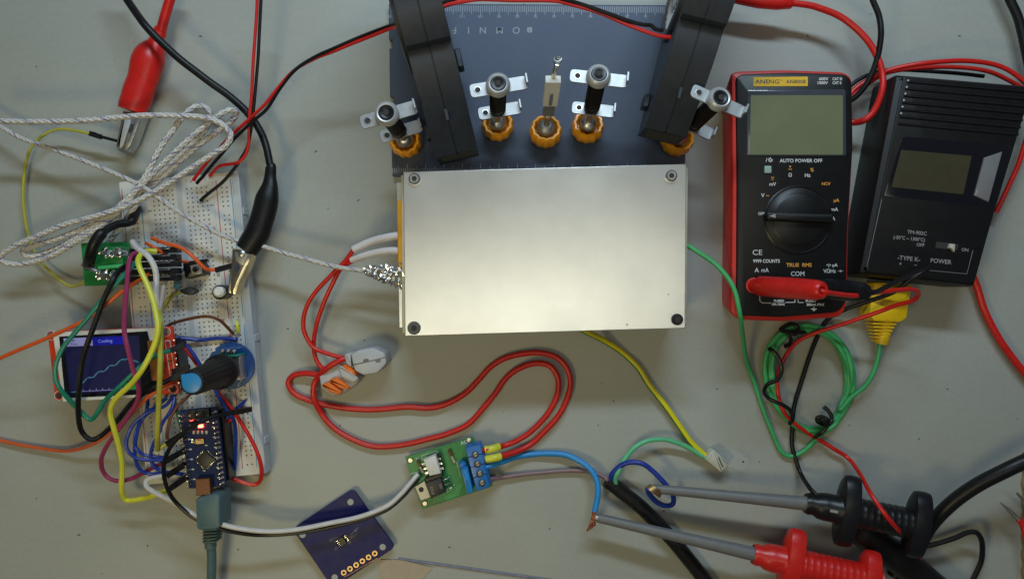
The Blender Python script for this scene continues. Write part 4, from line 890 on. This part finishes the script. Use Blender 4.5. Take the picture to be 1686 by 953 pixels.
# ------------------------------------------------------------ mains cable and its cores
def strands(pts_list, m, r=.011):
    def f(b):
        for q in pts_list: b.tube(path(q), r, m, 5)
    return f
t = thing('mains_cable', 'thick black cable running diagonally to the bottom edge with blue, mint and brown cores', 'cable', P(1004, 795))
b = MB(); b.tube(path([(1000, 791, .12), (1020, 807, .12), (1060, 838, .12), (1100, 880, .12), (1140, 928, .12), (1175, 975, .12), (1200, 1010, .12)]), .118, m_blk, 16); b.build('outer_sheath', t)
b = MB(); b.tube(path([(1010, 797, .14), (992, 784, .1), (969, 776, .07), (932, 774), (886, 778, .06), (845, 783), (825, 786, .1), (806, 789, .3)]), .036, m_pbrown, 10); b.build('brown_core', t)
b = MB(); b.tube(path([(1012, 796, .16), (1006, 785, .22), (1014, 773, .28), (1031, 762, .35), (1055, 763, .4), (1074, 775), (1095, 795, .4), (1108, 812), (1108, 828, .25), (1094, 831), (1080, 824, .3), (1069, 812), (1066, 804, .4)]), .042, m_blue, 10); b.build('blue_core', t)
b = MB(); b.tube(path([(1014, 797, .18), (1014, 786, .25), (1019, 775, .3), (1031, 752, .3), (1046, 735), (1066, 725, .25), (1095, 723), (1126, 733, .15), (1150, 746), (1168, 756, .12)]), .040, m_mint, 10); b.build('mint_core', t)
b = MB()
for i in range(9): b.tube(path([(1064 + i * .8, 801 - i * .5, .5), (1070 + i * .9, 806 - i * .6, .58), (1078 + i * .9, 812 - i * .6, .56), (1086 + i * .6, 818 - i, .42)], sub=3), .012, m_gold, 5)
b.build('copper_end', t)
t = thing('light_blue_wire', 'light blue wire from the green power board bending down to splayed copper strands', 'wire', P(810, 768))
b = MB(); b.tube(path([(798, 770, .34), (812, 764, .3), (831, 758, .2), (850, 752, .1), (875, 748, .06), (900, 746), (930, 748, .1), (955, 759), (973, 773, .2), (984, 795), (984, 820, .35), (979, 842, .4)]), .048, m_lblue, 12); b.build('insulation', t)
b = MB()
for i in range(10): b.tube(path([(976 + i * .6, 840, .4), (975 + i * .7 - 1, 855, .42), (966 + i * 1.5 + (i % 3), 874 - (i * 1.1), .38 + (i % 4) * .015)], sub=3), .012, m_copper, 5)
b.tube(path([(970, 856, .45), (976, 858, .47), (983, 853, .42)]), .01, m_copper, 5); b.build('copper_end', t)
t = thing('crimp_connector', 'clear and cream crimp connector joining the striped and mint wires', 'connector', P(1195, 764))
b = MB(); b.prism(roundpoly([(1168, 744), (1176, 740), (1202, 763), (1188, 778), (1162, 757)], 2), .02, .24, m_cream, chamfer=.03); b.tube([P(1183, 752, .245), P(1190, 768, .245)], .008, m_rim, 4); b.build('sleeve', t)
b = MB(); b.prism(roundpoly([(1196, 748), (1213, 742), (1235, 758), (1231, 776), (1214, 774), (1196, 766)], 3), .02, .20, m_clear, chamfer=.03); b.cyl(1224, 760, .19, .21, 1.6, m_rim, 12, .002); b.build('clear_tab', t)

# ------------------------------------------------------------ hook probes
def probe(t, tip, col, end, m, parts_r, flange1, flange2):
    b = MB(); A = P(*tip); B = P(*col); b.tube([A, A * .5 + B * .5, B], [.072, .088, .112], m_gtube, 18); b.lathe([(.05, -.04), (.055, .02)], axis_matrix(A, B), m_steel, 12); b.build('shaft', t)
    b = MB(); E = P(*end); M = axis_matrix(B, E); L = (E - B).length
    b.lathe([(.12, -.05), (.15, -.08), (.17, -.02), (.16, .05), (.20, .12), (.215, .22), (.215, .38)] + [(.24, .42), (.25, .6)], M, m, 32)
    pr = [(.25, .55)]
    z = .60
    while z < L: pr += [(.235, z), (.222, z + .035), (.235, z + .07)]; z += .1
    b.lathe(pr, M, m, 32)
    b.box((0, 0, 0), (.04, .03, .12), m_gprint if m is m_blkp else m_red, M @ Matrix.Translation((.0, .0, .3)) @ Matrix.Translation((0, .21, 0)))
    b.build('barrel', t, smooth=50)
    for (pos, rad, th) in (flange1, flange2):
        b = MB(); Mf = M @ Matrix.Translation((0, 0, pos)) 
        n = 36; pr = []
        # oval finger guard
        for k in range(n):
            a = 2 * pi * k / n; pr.append((rad[0] * cos(a), rad[1] * sin(a)))
        rings = [(-th, .86), (-th * .8, .97), (-th * .3, 1.0), (th * .4, 1.0), (th * .9, .97), (th, .86)]
        vs = [Mf @ Vector((x * s_, y * s_, zz)) for zz, s_ in rings for x, y in pr]; R = len(rings)
        fs = [tuple(range(n - 1, -1, -1)), tuple((R - 1) * n + i for i in range(n))] + [(k * n + i, k * n + (i + 1) % n, (k + 1) * n + (i + 1) % n, (k + 1) * n + i) for k in range(R - 1) for i in range(n)]
        b.add(vs, fs, m); b.build('finger_guard', t)
GP = 'grey shafted hook probes'
t = thing('hook_probe', 'black handled hook probe with grey shaft, the upper one of the pair', 'test probe', P(1240, 820), GP)
probe(t, (1076, 804, .45), (1334, 829, .62), (1505, 862, .78), m_blkp, None, (.56, (.56, .25), .13), (1.62, (.52, .25), .13))
b = MB(); b.tube(path([(1375, 842, .5), (1410, 868, .42), (1450, 898, .36), (1495, 932, .32), (1560, 985, .3)]), [.12] * 4 + [.20] * 4 + [.24] * 21, m_blk, 20); b.build('grip_arm', t)
t = thing('hook_probe', 'red handled hook probe with grey shaft at the bottom edge', 'test probe', P(1100, 880), GP)
probe(t, (984, 852, .45), (1248, 913, .6), (1440, 956, .72), m_red, None, (.52, (.54, .25), .13), (1.70, (.46, .25), .12))
t = thing('thick_black_cable', 'thickest black cable rising from the lower right over the bench to the right edge', 'cable', P(1507, 903))
b = MB(); b.tube(path([(1470, 950, .14), (1507, 903, .2), (1533, 864, .4), (1567, 829, .6), (1612, 796, .8), (1657, 773, .95), (1690, 758, 1.0), (1740, 735, 1.0)]), .112, m_blk, 16); b.build('outer_sheath', t)
wire('thin_black_lead', 'thin black lead bowing up then down at the lower right', [(1455, 878, .5), (1480, 892, .35), (1505, 897, .3), (1532, 896.5), (1569, 886, .35), (1592, 876), (1608, 876, .35), (1617, 892), (1616, 922, .2), (1603, 952), (1590, 985, .1)], 4.2, m_blk, 'wire')
t = thing('test_needle', 'steel needle tip with red sleeve poking in at the lower right edge', 'needle probe', P(1665, 845))
b = MB(); b.tube([P(1646, 826, .3), P(1662, 840, .3), P(1679, 857, .32)], [.004, .03, .04], m_steel, 10); b.build('needle', t)
b = MB(); b.tube(path([(1677, 855, .32), (1684, 864, .33), (1690, 885, .34), (1696, 915, .34)]), .052, m_red, 10); b.build('red_sleeve', t)
wire('black_needle', 'small dark needle tip touching the cardboard at the right edge', [(1674, 811, .5), (1682, 820, .5), (1700, 836, .5)], 2.2, m_dsteel, 'needle probe')
t = thing('cardboard_box', 'edge of a brown corrugated cardboard box along the lower right side', 'box', P(1700, 830))
b = MB()
pts = [(1687 + 1.4 * sin(k * .9) + (1.5 if k < 6 else 0), 745 + k * 4.2) for k in range(60)]
b.prism(pts + [(1760, 1000), (1760, 745)], .01, .09, m_card)
b.build('wall', t, bevel=.01)

# ------------------------------------------------------------ multimeter
t = thing('multimeter', 'red and black digital multimeter with blank grey green screen', 'multimeter', P(1305, 320))
MZ = 1.05
outer = roundpoly([(1204, 121), (1215, 117), (1290, 114.5), (1390, 118), (1404, 128), (1406, 240), (1398, 380), (1396, 500), (1386, 522), (1290, 529), (1215, 526), (1203, 514), (1206, 300)], 12, 6)
b = MB(); b.prism(outer, .01, MZ, m_mred, chamfer=.05, bs=(.85, .94)); b.build('holster', t)
face = roundpoly([(1212, 128), (1222, 122), (1300, 119), (1392, 122), (1403, 132), (1405, 240), (1396, 380), (1394, 498), (1380, 514), (1290, 522), (1224, 520), (1213, 510), (1214, 300)], 11, 6)
FZ = MZ + .05
b = MB(); b.prism(face, MZ - .1, FZ, m_mface, chamfer=.03); b.build('face', t)
b = MB(); b.prism(roundpoly([(1230, 147), (1393, 147), (1394, 257), (1229, 257)], 5), FZ - .05, FZ + .02, m_rim, chamfer=.018); fr_ = b.build('screen_frame', t)
b = MB(); b.prism(roundpoly([(1236, 157), (1388, 157), (1388, 255), (1235, 255)], 2), FZ - .05, FZ + .024, m_lcd); b.build('screen', fr_, bevel=.003)
b = MB(); b.prism([(1240.5, 127.5), (1330, 126.5), (1330, 142), (1240.5, 142.5)], FZ - .02, FZ + .006, m_ylab); b.text('ANENG', 1263.5, 135, FZ + .009, 6.5, m_pk, xs=1.25, bold=.012); b.text('TM', 1286.5, 132.5, FZ + .009, 2.2, m_pk); b.text('AN8008', 1310.5, 135, FZ + .009, 5.8, m_pk, xs=1.05, bold=.02, space=1.1); b.build('label', t, smooth=0)
b = MB(); F = FZ + .003
def T(s_, x, y, h, m=m_wprint, xs=1.0, bold=.02, ang=0): b.text(s_, x, y, F, h, m, xs=xs, bold=bold, ang=ang)
T('600V', 1356, 130.5, 4.6, xs=1.1, bold=.03); T('CAT III', 1378.5, 130.5, 4.4, xs=.85, bold=.03); T('1000V', 1354, 137, 4.6, xs=1.05, bold=.03); T('CAT II', 1378, 137, 4.4, xs=.85, bold=.03)
T('AUTO POWER OFF', 1319, 265, 5.6, xs=1.02); T('/', 1262, 264, 6); T('☼', 1268.5, 264, 6.5); 
T('▸◂', 1301, 279, 5, m_oprint); b.cyl(1301, 274.5, FZ - .01, F, 1.6, m_oprint, 10, .001); T('Ω', 1301, 288.5, 5.6); T('%', 1337, 280, 5.8, m_oprint); T('Hz', 1329.5, 289, 5.8); T('~', 1272, 292, 6, m_oprint); T('=', 1272, 296, 4, m_oprint); T('mV', 1272, 303.5, 5.6)
T('V', 1256, 322, 6); T('~', 1264, 322, 6, m_oprint); T('A', 1372, 360, 6); T('mA', 1374, 345, 5.6); T('µA', 1377, 330, 5.4, m_oprint); T('NCV', 1360, 303, 4.8, m_oprint); T('OFF', 1254, 352, 4.5)
T('CE', 1247, 416, 8.5, xs=1.15, bold=.0); T('9999 COUNTS', 1262, 430, 5.4, xs=.9); T('TRUE  RMS', 1315.5, 436.5, 5.8, m_oprint, xs=1.05, bold=.03); T('A', 1246, 445, 7.2, bold=.01); T('mA', 1259.5, 445, 7, xs=.85, bold=.01); T('COM', 1313.5, 451, 7.4, xs=.95, bold=.01)
T('▸|◂ µA', 1370, 436.5, 5, xs=1.0, bold=.02); T('VΩHz', 1366, 446.5, 6, xs=.95, bold=.01); T('⊣⊢', 1384, 446.5, 4)
T('FUSED', 1282.5, 495.5, 3.8, xs=1.1, bold=.03); T('10A MAX', 1281, 501, 4, xs=.95, bold=.03); T('FUSED', 1335, 495.5, 3.8, xs=1.1, bold=.03); T('200mA MAX', 1342.5, 501.5, 4, xs=.95, bold=.03)
def ln(*q): b.tube([P(x, y, F) for x, y in q], .006, m_wprint, 4)
ln((1251, 488), (1251, 495), (1255, 498.5), (1269, 498.8)); ln((1293, 498), (1309, 497.6)); ln((1309, 498), (1309, 493)); ln((1314, 493), (1314, 498), (1323, 498)); ln((1340, 505), (1340, 509)); ln((1335, 508.5), (1345, 508.5)); ln((1337, 510), (1343, 510)); ln((1339, 511.6), (1341, 511.6))
b.build('printing', t, smooth=0)
b = MB(); b.prism(roundpoly([(1259, 273), (1270.5, 273), (1270.5, 285), (1259, 285)], 2), FZ, FZ + .03, m_teala, chamfer=.01); b.build('button', t)
b = MB(); c = P(1318, 361, FZ + .1); rk = (H - FZ) / H
b.lathe([(.565 * rk, FZ - .01), (.57 * rk, FZ + .012), (.545 * rk, FZ + .025), (.53 * rk, FZ + .01), (.50 * rk, FZ + .015), (.42 * rk, FZ + .05), (.40 * rk, FZ + .06)], Matrix.Translation((c.x, c.y, 0)), m_mface, 64)
b.prism(roundpoly([(1262, 349), (1374, 352), (1373, 367), (1263, 363)], 5), FZ, FZ + .17, m_mface, chamfer=.04); b.prism([(1266, 355.5), (1277, 352), (1277, 359)], FZ + .1, FZ + .173, m_gprint); b.build('dial', t)
b = MB()
for x, y, m in ((1241, 470, m_mred), (1313, 470, m_blkp), (1366, 474, m_mred)):
    c = P(x, y, FZ); b.lathe([(.115, -.02), (.12, .015), (.10, .02), (.085, .01), (.08, -.01)], Matrix.Translation(c), m, 28); b.lathe([(.08, 0), (.08, .004)], Matrix.Translation(c), m_hole, 20)
b.build('sockets', t)
# plugs and leads of the meter
t = thing('red_test_lead', 'thin red test lead with red banana plug in the meter, running to the lower right', 'test lead', P(1300, 474), 'test leads of the multimeter')
A = P(1240, 470, FZ); B = P(1355, 478, 2.35); M = axis_matrix(A, B); L = (B - A).length
b = MB(); b.lathe([(.085, -.02), (.10, .05), (.10, .12), (.135, .13), (.15, .16), (.152, L * .58), (.147, L * .60), (.150, L * .62), (.142, L * .9), (.12, L * .98), (.095, L), (.06, L), (.05, L - .05)], M, m_red, 36)
b.box((0, 0, 0), (.05, .01, .16), m_dred, M @ Matrix.Translation((0, .152, .3))); b.build('banana_plug', t)
b = MB(); b.tube(path([(1350, 477.5, 2.3), (1362, 481, 2.3), (1380, 484.5, 2.15), (1410, 487), (1443, 482, 1.8), (1475, 477), (1500, 475.5, 1.5), (1512, 482), (1503, 494, 1.2), (1475, 502), (1443, 514, .8), (1394, 531), (1345, 547, .35), (1313, 563, .22), (1296, 583), (1286, 603, .2), (1280, 628), (1283, 658, .2), (1295, 683), (1319, 704, .2), (1347, 722, .1), (1372, 738), (1397, 755, .15), (1417, 782), (1434, 813, .95), (1461, 850, 1.12), (1480, 872, .95), (1493, 886, .6), (1510, 912, .42), (1518, 935, .42), (1520, 965, .4)]), .034, m_red, 10); b.build('insulation', t)
t = thing('black_test_lead', 'thin black test lead with black banana plug, passing under the green coil', 'test lead', P(1390, 478), 'test leads of the multimeter')
A = P(1342, 474, FZ); B = P(1428, 481, 2.0); M = axis_matrix(A, B); L = (B - A).length
b = MB(); b.lathe([(.10, 0), (.135, .02), (.15, .1), (.152, L * .6), (.147, L * .62), (.150, L * .64), (.142, L * .88), (.11, L * .98), (.05, L)], M, m_blkp, 36); b.build('banana_plug', t)
b = MB(); b.tube(path([(1424, 480, 2.0), (1440, 481, 1.9), (1459, 472, 1.7), (1491, 456, 1.4), (1520, 443, 1.15), (1529, 440, 1.0), (1524, 445, .95), (1500, 460, .9), (1470, 482, .7), (1430, 496, .45), (1385, 512, .2), (1359, 530, .05), (1341, 567), (1323, 615), (1308, 668, .05), (1305, 700), (1304, 730), (1309, 752, .08), (1318, 779, .15), (1333, 803, .5), (1345, 815, .62)]), .036, m_blk, 10); b.build('insulation', t)

# ------------------------------------------------------------ thermometer
t = thing('thermometer', 'slanted black digital thermometer with ribbed top at the right edge', 'thermometer', P(1540, 300))
HT = .80
top = [(1476, 121), (1700, 140), (1607, 473), (1414, 452)]
b = MB(); b.prism(roundpoly(top, 6, 4), .01, HT, m_tface, chamfer=.10); b.build('shell', t)
inn = [(1488, 126), (1700, 144), (1602, 466), (1426, 447)]
b = MB(); b.prism(roundpoly(inn, 4, 4), HT - .05, HT + .02, m_tface, chamfer=.015)
for k in range(7):
    f = .025 + k * .036; A = qm(inn, .03, f); B = qm(inn, 1.0, f); b.tube([P(A[0], A[1], HT + .022), P(B[0], B[1], HT + .022)], .022, m_tface, 6)
b.build('front_panel', t)
b = MB(); b.prism([(1486, 224), (1663, 240), (1634, 343), (1456, 322)], HT - .05, HT + .024, m_glassb, chamfer=.01); wi_ = b.build('window', t)
b = MB(); b.prism([(1484, 247), (1600, 257), (1586, 320), (1468, 308)], HT - .05, HT + .028, mat('olive_lcd', (.055, .048, .025), .3, var=.05)); b.build('screen', wi_)
b = MB(); b.prism([(1622, 259), (1652, 249), (1629, 333), (1605, 322)], HT - .05, HT + .06, mat('reflection_grey', (.20, .195, .20), .18, coat=.5), chamfer=.03); b.build('window_reflection', t)  # raised grey wedge stands in for the reflection in the window bezel
b = MB(); F = HT + .023
def T2(s_, x, y, h, xs=1.0, m=m_gprint): b.text(s_, x, y, F, h, m, ang=5.5, xs=xs, bold=.015)
T2('TM-902C', 1510, 383.5, 5.8); T2('(-50°C ~ 1300°C)', 1497, 393, 5.6, .9); T2('OFF', 1515.5, 403.5, 5.2); T2('ON', 1589, 411.5, 5.2); T2('-TYPE K-', 1496.5, 426, 7); T2('+', 1482.5, 434.5, 6); T2('−', 1507.5, 437, 6); T2('POWER', 1549, 430.5, 7, 1.0)
def ln2(*q): b.tube([P(x, y, F) for x, y in q], .004, m_gprint, 4)
ln2((1528, 445), (1592, 451), (1602, 412)); ln2((1452, 328), (1427, 440)); b.build('printing', t, smooth=0)
b = MB(); b.prism([(1542, 398), (1578, 402), (1576, 412), (1540, 408)], HT, F, m_hole); b.prism([(1565, 401), (1573, 402), (1572, 415), (1567, 409), (1563, 408)], F, HT + .08, m_cream, chamfer=.01); b.build('slide_switch', t)
b = MB()
for k in range(6): q = (1495.5 - k * 2.35, 133 + k * 10.8); b.lathe([(.001, -.01), (.016, 0), (.001, .014)], Matrix.Translation(P(q[0], q[1], HT + .045)), m_wprint, 8)  # white dots imitate the points of light where the ridges end
b.build('ridge_end_glints', t)
t = thing('probe_connector', 'yellow thermocouple connector plugged into the bottom of the black thermometer', 'connector', P(1465, 500))
b = MB(); b.prism(roundpoly([(1440, 464), (1503, 468), (1494, 524), (1483, 531), (1440, 529), (1431, 518)], 4), .14, .50, m_ykc, chamfer=.04); b.prism([(1455, 470), (1497, 473), (1491, 500), (1452, 497)], .48, .53, m_ykc, chamfer=.02); b.build('housing', t)
b = MB()
for i in range(6): w = 20 - i * 2; c_ = 1458 - i * 1.3; b.prism(roundpoly([(c_ - w, 531 + i * 5.6), (c_ + w - 1, 532 + i * 5.6), (c_ + w - 1, 535.6 + i * 5.6), (c_ - w, 534.4 + i * 5.6)], 1.2, 2), .18, .46 - i * .02, m_ykc, chamfer=.015)
b.tube([P(1458, 528, .31), P(1451, 566, .28)], [.13, .10], m_ykc, 14); b.build('strain_relief', t)

# ------------------------------------------------------------ green lead, coil and ties
t = thing('green_lead', 'green thermocouple lead wound in an oval coil below the multimeter', 'thermocouple', P(1335, 622))
b = MB(); b.tube(path([(1120, 400, 1.0), (1135, 406, 1.0), (1150, 415, 1.02), (1176, 433, 1.05), (1199, 459, 1.12), (1212, 485, 1.17), (1219, 521, 1.1), (1221, 545, .8), (1229, 593, .2), (1243, 634, .06), (1258, 677), (1274, 719, .06), (1285, 741), (1300, 750, .06), (1322, 742), (1350, 716, .1), (1372, 690, .15)]), .037, m_green, 10); b.build('plate_run', t)
b = MB(); pts = []; random.seed(2)
for k in range(0, 5 * 16 + 1):
    a = radians(-40) - 2 * pi * k / 16; lp = k / 16
    rx = 64 + 5 * sin(lp * 2.3) + (lp % 2) * 2; ry = 85 + 4 * cos(lp * 1.7)
    x = 1334 + rx * cos(a) * (1.0 + .10 * sin(a)) + 2.0 * sin(lp * 5); y = 624 - ry * sin(a) + 2 * cos(lp * 3)
    x += -6 * sin(a)
    pts.append((x, y, .07 + .05 * ((k // 5) % 3) + .03 * (lp % 2)))
pts += [(1400, 655, .2), (1425, 634, .2), (1440, 608, .2), (1447, 585, .25), (1449, 566, .28)]
b.tube(path(pts, sub=5), .040, m_green, 10); b.build('coil', t)
GT = 'black twist ties on the green coil'
def tie(label, pts): return wire('twist_tie', label, pts, 3.3, m_blk, 'twist tie', .3, GT, 7, flat=.8)
tie('small black twist tie knotted at the top of the green coil', [(1327, 546, .2), (1313, 547, .35), (1290, 545, .35), (1286, 541), (1301, 533, .33), (1313, 538), (1310, 549, .37), (1297, 550), (1302, 558, .36), (1300, 566), (1293, 570, .2)])
tie('long black twist tie snaking down the left side of the green coil', [(1266, 574, .3), (1273, 577, .36), (1283, 591, .38), (1287, 609), (1280, 625, .36), (1264, 633), (1258, 645, .2), (1268, 657, .33), (1289, 667, .36), (1301, 676), (1305, 690, .3), (1300, 697, .2)])
tie('black twist tie knotted at the lower right of the green coil', [(1356, 669, .35), (1365, 678, .38), (1369, 689), (1365, 697, .40), (1356, 699), (1346, 694, .2), (1345, 688, .38), (1353, 686), (1362, 691, .44), (1363, 699), (1352, 696, .2), (1350, 690, .42), (1358, 694, .46), (1360, 703), (1352, 713, .38), (1342, 720, .2)])

# ------------------------------------------------------------ leads behind the instruments
GR = 'bench leads at the upper right'
t = thing('red_banana_lead', 'thick red lead with red boot at the top edge looping behind the multimeter', 'test lead', P(1260, 5), GR)
b = MB(); b.tube([P(1200, -6, .5), P(1222, -2, .5), P(1250, 2, .5), P(1280, 5, .5), P(1302, 6, .5), P(1305, 6, .5)], [.09, .10, .115, .11, .085, .06], m_red, 16); b.build('boot', t)
b = MB(); b.tube(path([(1296, 5, .5), (1320, 7, .5), (1345, 12), (1384, 29, .5), (1420, 58), (1440, 85, .55), (1452, 117), (1453, 148, .6), (1440, 181), (1424, 197, .5), (1407, 202, .4), (1390, 200, .35)]), .052, m_red, 12); b.build('insulation', t)
wire('black_bench_lead', 'black lead curving down from the top edge behind the multimeter', [(1430, -30, .65), (1437, 0, .65), (1447, 27), (1450, 58, .65), (1444, 97), (1430, 133, .5), (1411, 158, .4), (1390, 172, .3)], 4.6, m_blk, 'test lead', group=GR, n=12)
wire('red_bench_lead', 'outer red lead arching over the thermometer top and down its right side', [(1395, 165, .3), (1407, 147, .3), (1436, 129, .35), (1475, 113, .5), (1524, 104, .6), (1589, 101), (1638, 107, .6), (1672, 124), (1697, 150, .6), (1705, 190), (1690, 228, .4), (1677, 270), (1661, 305, .3), (1640, 350, .2)], 3.8, m_red, 'test lead', group=GR, n=12)
wire('red_bench_lead', 'inner red lead hugging the top edge of the thermometer', [(1390, 180, .3), (1402, 160, .3), (1425, 141, .3), (1455, 122, .3), (1500, 114, .35), (1560, 111), (1621, 117, .35), (1660, 132), (1690, 150, .3)], 3.6, m_dred, 'test lead', group=GR, n=12)
wire('black_bench_lead', 'thin black lead squeezed behind the top of the thermometer', [(1392, 150, .25), (1410, 134, .25), (1436, 122, .25), (1462, 116), (1510, 116, .2), (1560, 119), (1620, 126, .2)], 3.2, m_blk, 'test lead', group=GR, n=12)
wire('black_cable', 'black cable crossing the top right corner', [(1650, -30, .3), (1662, 0, .3), (1677, 33), (1688, 80, .3), (1700, 130, .3)], 7.2, m_blk, 'cable', n=14)
wire('red_cable', 'heavy red cable leaving the lower right corner of the thermometer', [(1590, 430, .12), (1608, 470, .12), (1621, 511), (1644, 555, .12), (1670, 592), (1700, 630, .12)], 5.8, m_red, 'cable', n=14)
